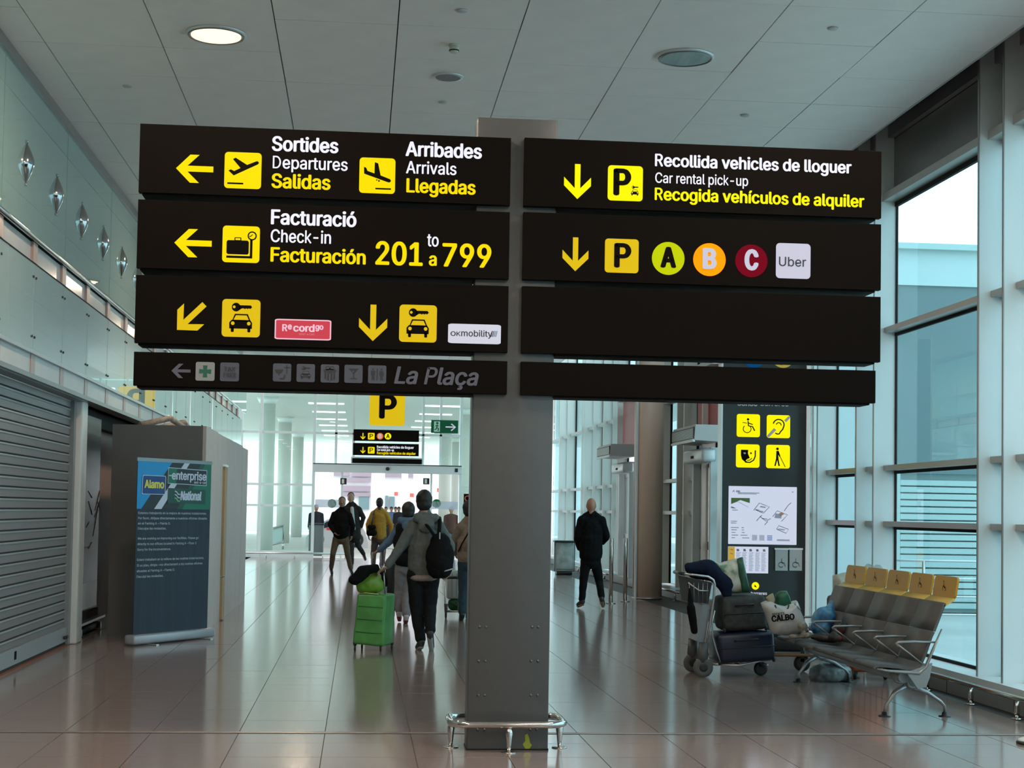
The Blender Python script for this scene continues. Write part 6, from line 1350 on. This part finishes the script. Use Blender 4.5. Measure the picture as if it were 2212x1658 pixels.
# ================================================================== ROLL-UP BANNER
Pb = [UZ(283, 1393, 0), UZ(453, 1373, 0)]
p0, p1 = Vector((-2.56, 18.33, 0)), Vector((-1.80, 19.55, 0)); ex_ = (p1-p0); WBn = ex_.length; ex_.normalize(); nb = Vector((ex_.y, -ex_.x, 0))
if nb.y > 0: nb = -nb
t = empty('roll_up_banner', ((p0.x+p1.x)/2, (p0.y+p1.y)/2, 0), 'roll-up banner of car rental companies with grey text panel before the hoarding', 'banner')
HB = 2.13
M_ban = mat('banner_slate', (.038, .052, .072), .6, spec=.2, noise_s=2.5, noise_a=.1, stretch=(8, 8, .2))
i0 = p0+ex_*.035; WI = WBn-.07; zb0 = .12
def bt(u, v, l=1.): # u along 0..1, v down 0..1
    return i0+ex_*(WI*u)+Vector((0, 0, HB-(HB-zb0)*v))+nb*(.0015*l)
b = MB(); b.poly([bt(0, 1, 0), bt(1, 1, 0), bt(1, 0, 0), bt(0, 0, 0)], -nb*.004, M_ban); ban = b.build('printed_sheet', t)
b = MB(); b.poly([bt(-.01, .012, 4), bt(1.01, .012, 4), bt(1.01, -.008, 4), bt(-.01, -.008, 4)], -nb*.02, mat('clamp_rail', (.22, .23, .23), .35, metal=.5)); b.build('top_rail', t)
cB = (p0+p1)/2; b = MB(); b.obox((cB.x, cB.y, .065), (WBn+.06, .16, .11), rot=math.atan2(ex_.y, ex_.x), m=mat('cassette', (.36, .37, .40), .35, metal=.3), bev=.025); b.build('cassette', t)
b = MB()
for u in (.15, .85): c = p0+ex_*(WBn*u); b.obox((c.x, c.y, .006), (.05, .42, .01), rot=math.atan2(ex_.y, ex_.x), m=M_alu)
b.build('foot', t)
b = MB(); c = cB-nb*.03; b.cyl((c.x, c.y, .1), (c.x, c.y, HB), .012, m=M_alu); b.build('pole', t)
# banner print: coordinates in the zoom used for measuring (left 330..right 1325, top 530..)
def bz(x, y):
    top = 530+(x-320)*.04; u = (x-(318+(y-530)*.036))/((1330-(y-530)*.018)-(318+(y-530)*.036)); return u, (y-530)/1.0*.000475
def bf(p, l=1.): u, v = bz(*p); return bt(min(max(u, 0), 1), v, l)
sky = mat('print_blue', (.0, .27, .60), .5); nv = mat('print_navyblack', (.010, .012, .018), .5); gn = mat('print_green', (.0, .14, .075), .5); gd = mat('print_darkgreen', (.004, .06, .04), .5); wh = mat('print_white', (.55, .58, .68), .5); al = mat('print_royal', (.0, .045, .20), .5); ye = mat('print_yellow', (.68, .62, .12), .5)
b = MB()
shape(b, [(318, 532), (1330, 532), (1330, 1130), (318, 1130)], bf, nv, 1)
shape(b, [(318, 532), (790, 532), (395, 1130), (318, 1130)], bf, sky, 2)
shape(b, [(950, 545), (1025, 545), (655, 1130), (560, 1130)], bf, wh, 2)
shape(b, [(1185, 545), (1330, 545), (1330, 1130), (860, 1130)], bf, gd, 2); shape(b, [(1245, 545), (1330, 545), (1330, 1130), (930, 1130)], bf, gn, 3)
b.build('print_stripes', ban)
b = MB(); shape(b, [(720, 615), (1265, 630), (1260, 830), (720, 815)], bf, wh, 4); shape(b, [(727, 623), (1257, 638), (1252, 822), (727, 807)], bf, nv, 5); shape(b, [(727, 623), (840, 626), (830, 810), (727, 807)], bf, gn, 6)
def btext(s, x0, x1, yb, cap, m, bold=.06, l=8, italic=0.):
    a = bf((x0, yb), l); e = bf((x1, yb), l); text(b, s, a, (e-a).length, cap*.000475*(HB-zb0), m, bold=bold, ex=ex_, out=(0, 0, 0), italic=italic)
btext('enterprise', 765, 1248, 765, 100, wh, .07); stroke(b, [(728, 716), (800, 716)], 14, bf, wh, lift=8); btext('rent-a-car', 1075, 1245, 806, 34, wh, .05)
shape(b, [(728, 870), (1248, 880), (1242, 1060), (728, 1055)], bf, gd, 5)
btext('National', 890, 1180, 1018, 105, wh, .085, italic=.12)
for k in range(3): stroke(b, [(815, 905+k*42), (840, 915+k*42), (862, 945+k*42), (890, 945+k*42)], 13, bf, wh if k < 2 else mat('print_lime', (.2, .5, .2), .5), lift=8)
b.build('logo_green', ban)
b = MB(); shape(b, rrect(385, 722, 692, 955, 18), bf, wh, 6); shape(b, rrect(393, 730, 684, 947, 14), bf, al, 7); btext('Alamo', 410, 668, 880, 92, ye, .09, l=9); b.build('logo_blue', ban)
b = MB()
wt = mat('print_paletext', (.42, .46, .52), .5)
rows_ = [('Estamos trabajando en la mejora de nuestras instalaciones.', 1255, 925), ('Por favor, diríjase directamente a nuestras oficinas situadas', 1325, 935), ('en el Parking A – Planta 0.', 1395, 425), ('Disculpe las molestias.', 1463, 372), ('', 0, 0), ('We are working on improving our facilities. Please go', 1597, 820), ('directly to our offices located in Parking A – Floor 3', 1670, 790), ('Sorry for the inconvenience.', 1745, 440), ('', 0, 0), ('Estem treballant en la millora de les nostres instal·lacions.', 1880, 905), ('Si us plau, dirigiu-vos directament a les nostres oficines', 1955, 885), ('situades al Parking A – Planta 0.', 2030, 500), ('Disculpi les molèsties.', 2105, 350)]
for s, y, w_ in rows_:
    if s:
        v = .315+(y-1255)*.000475*.90; a = bt(.02, v, 3); text(b, s, a, WI*w_/1000, .026, wt, bold=.035, ex=ex_, out=(0, 0, 0))
b.build('lettering', ban)
bpy.data.batch_remove(JUNK)
bpy.data.scenes.remove(TMP)
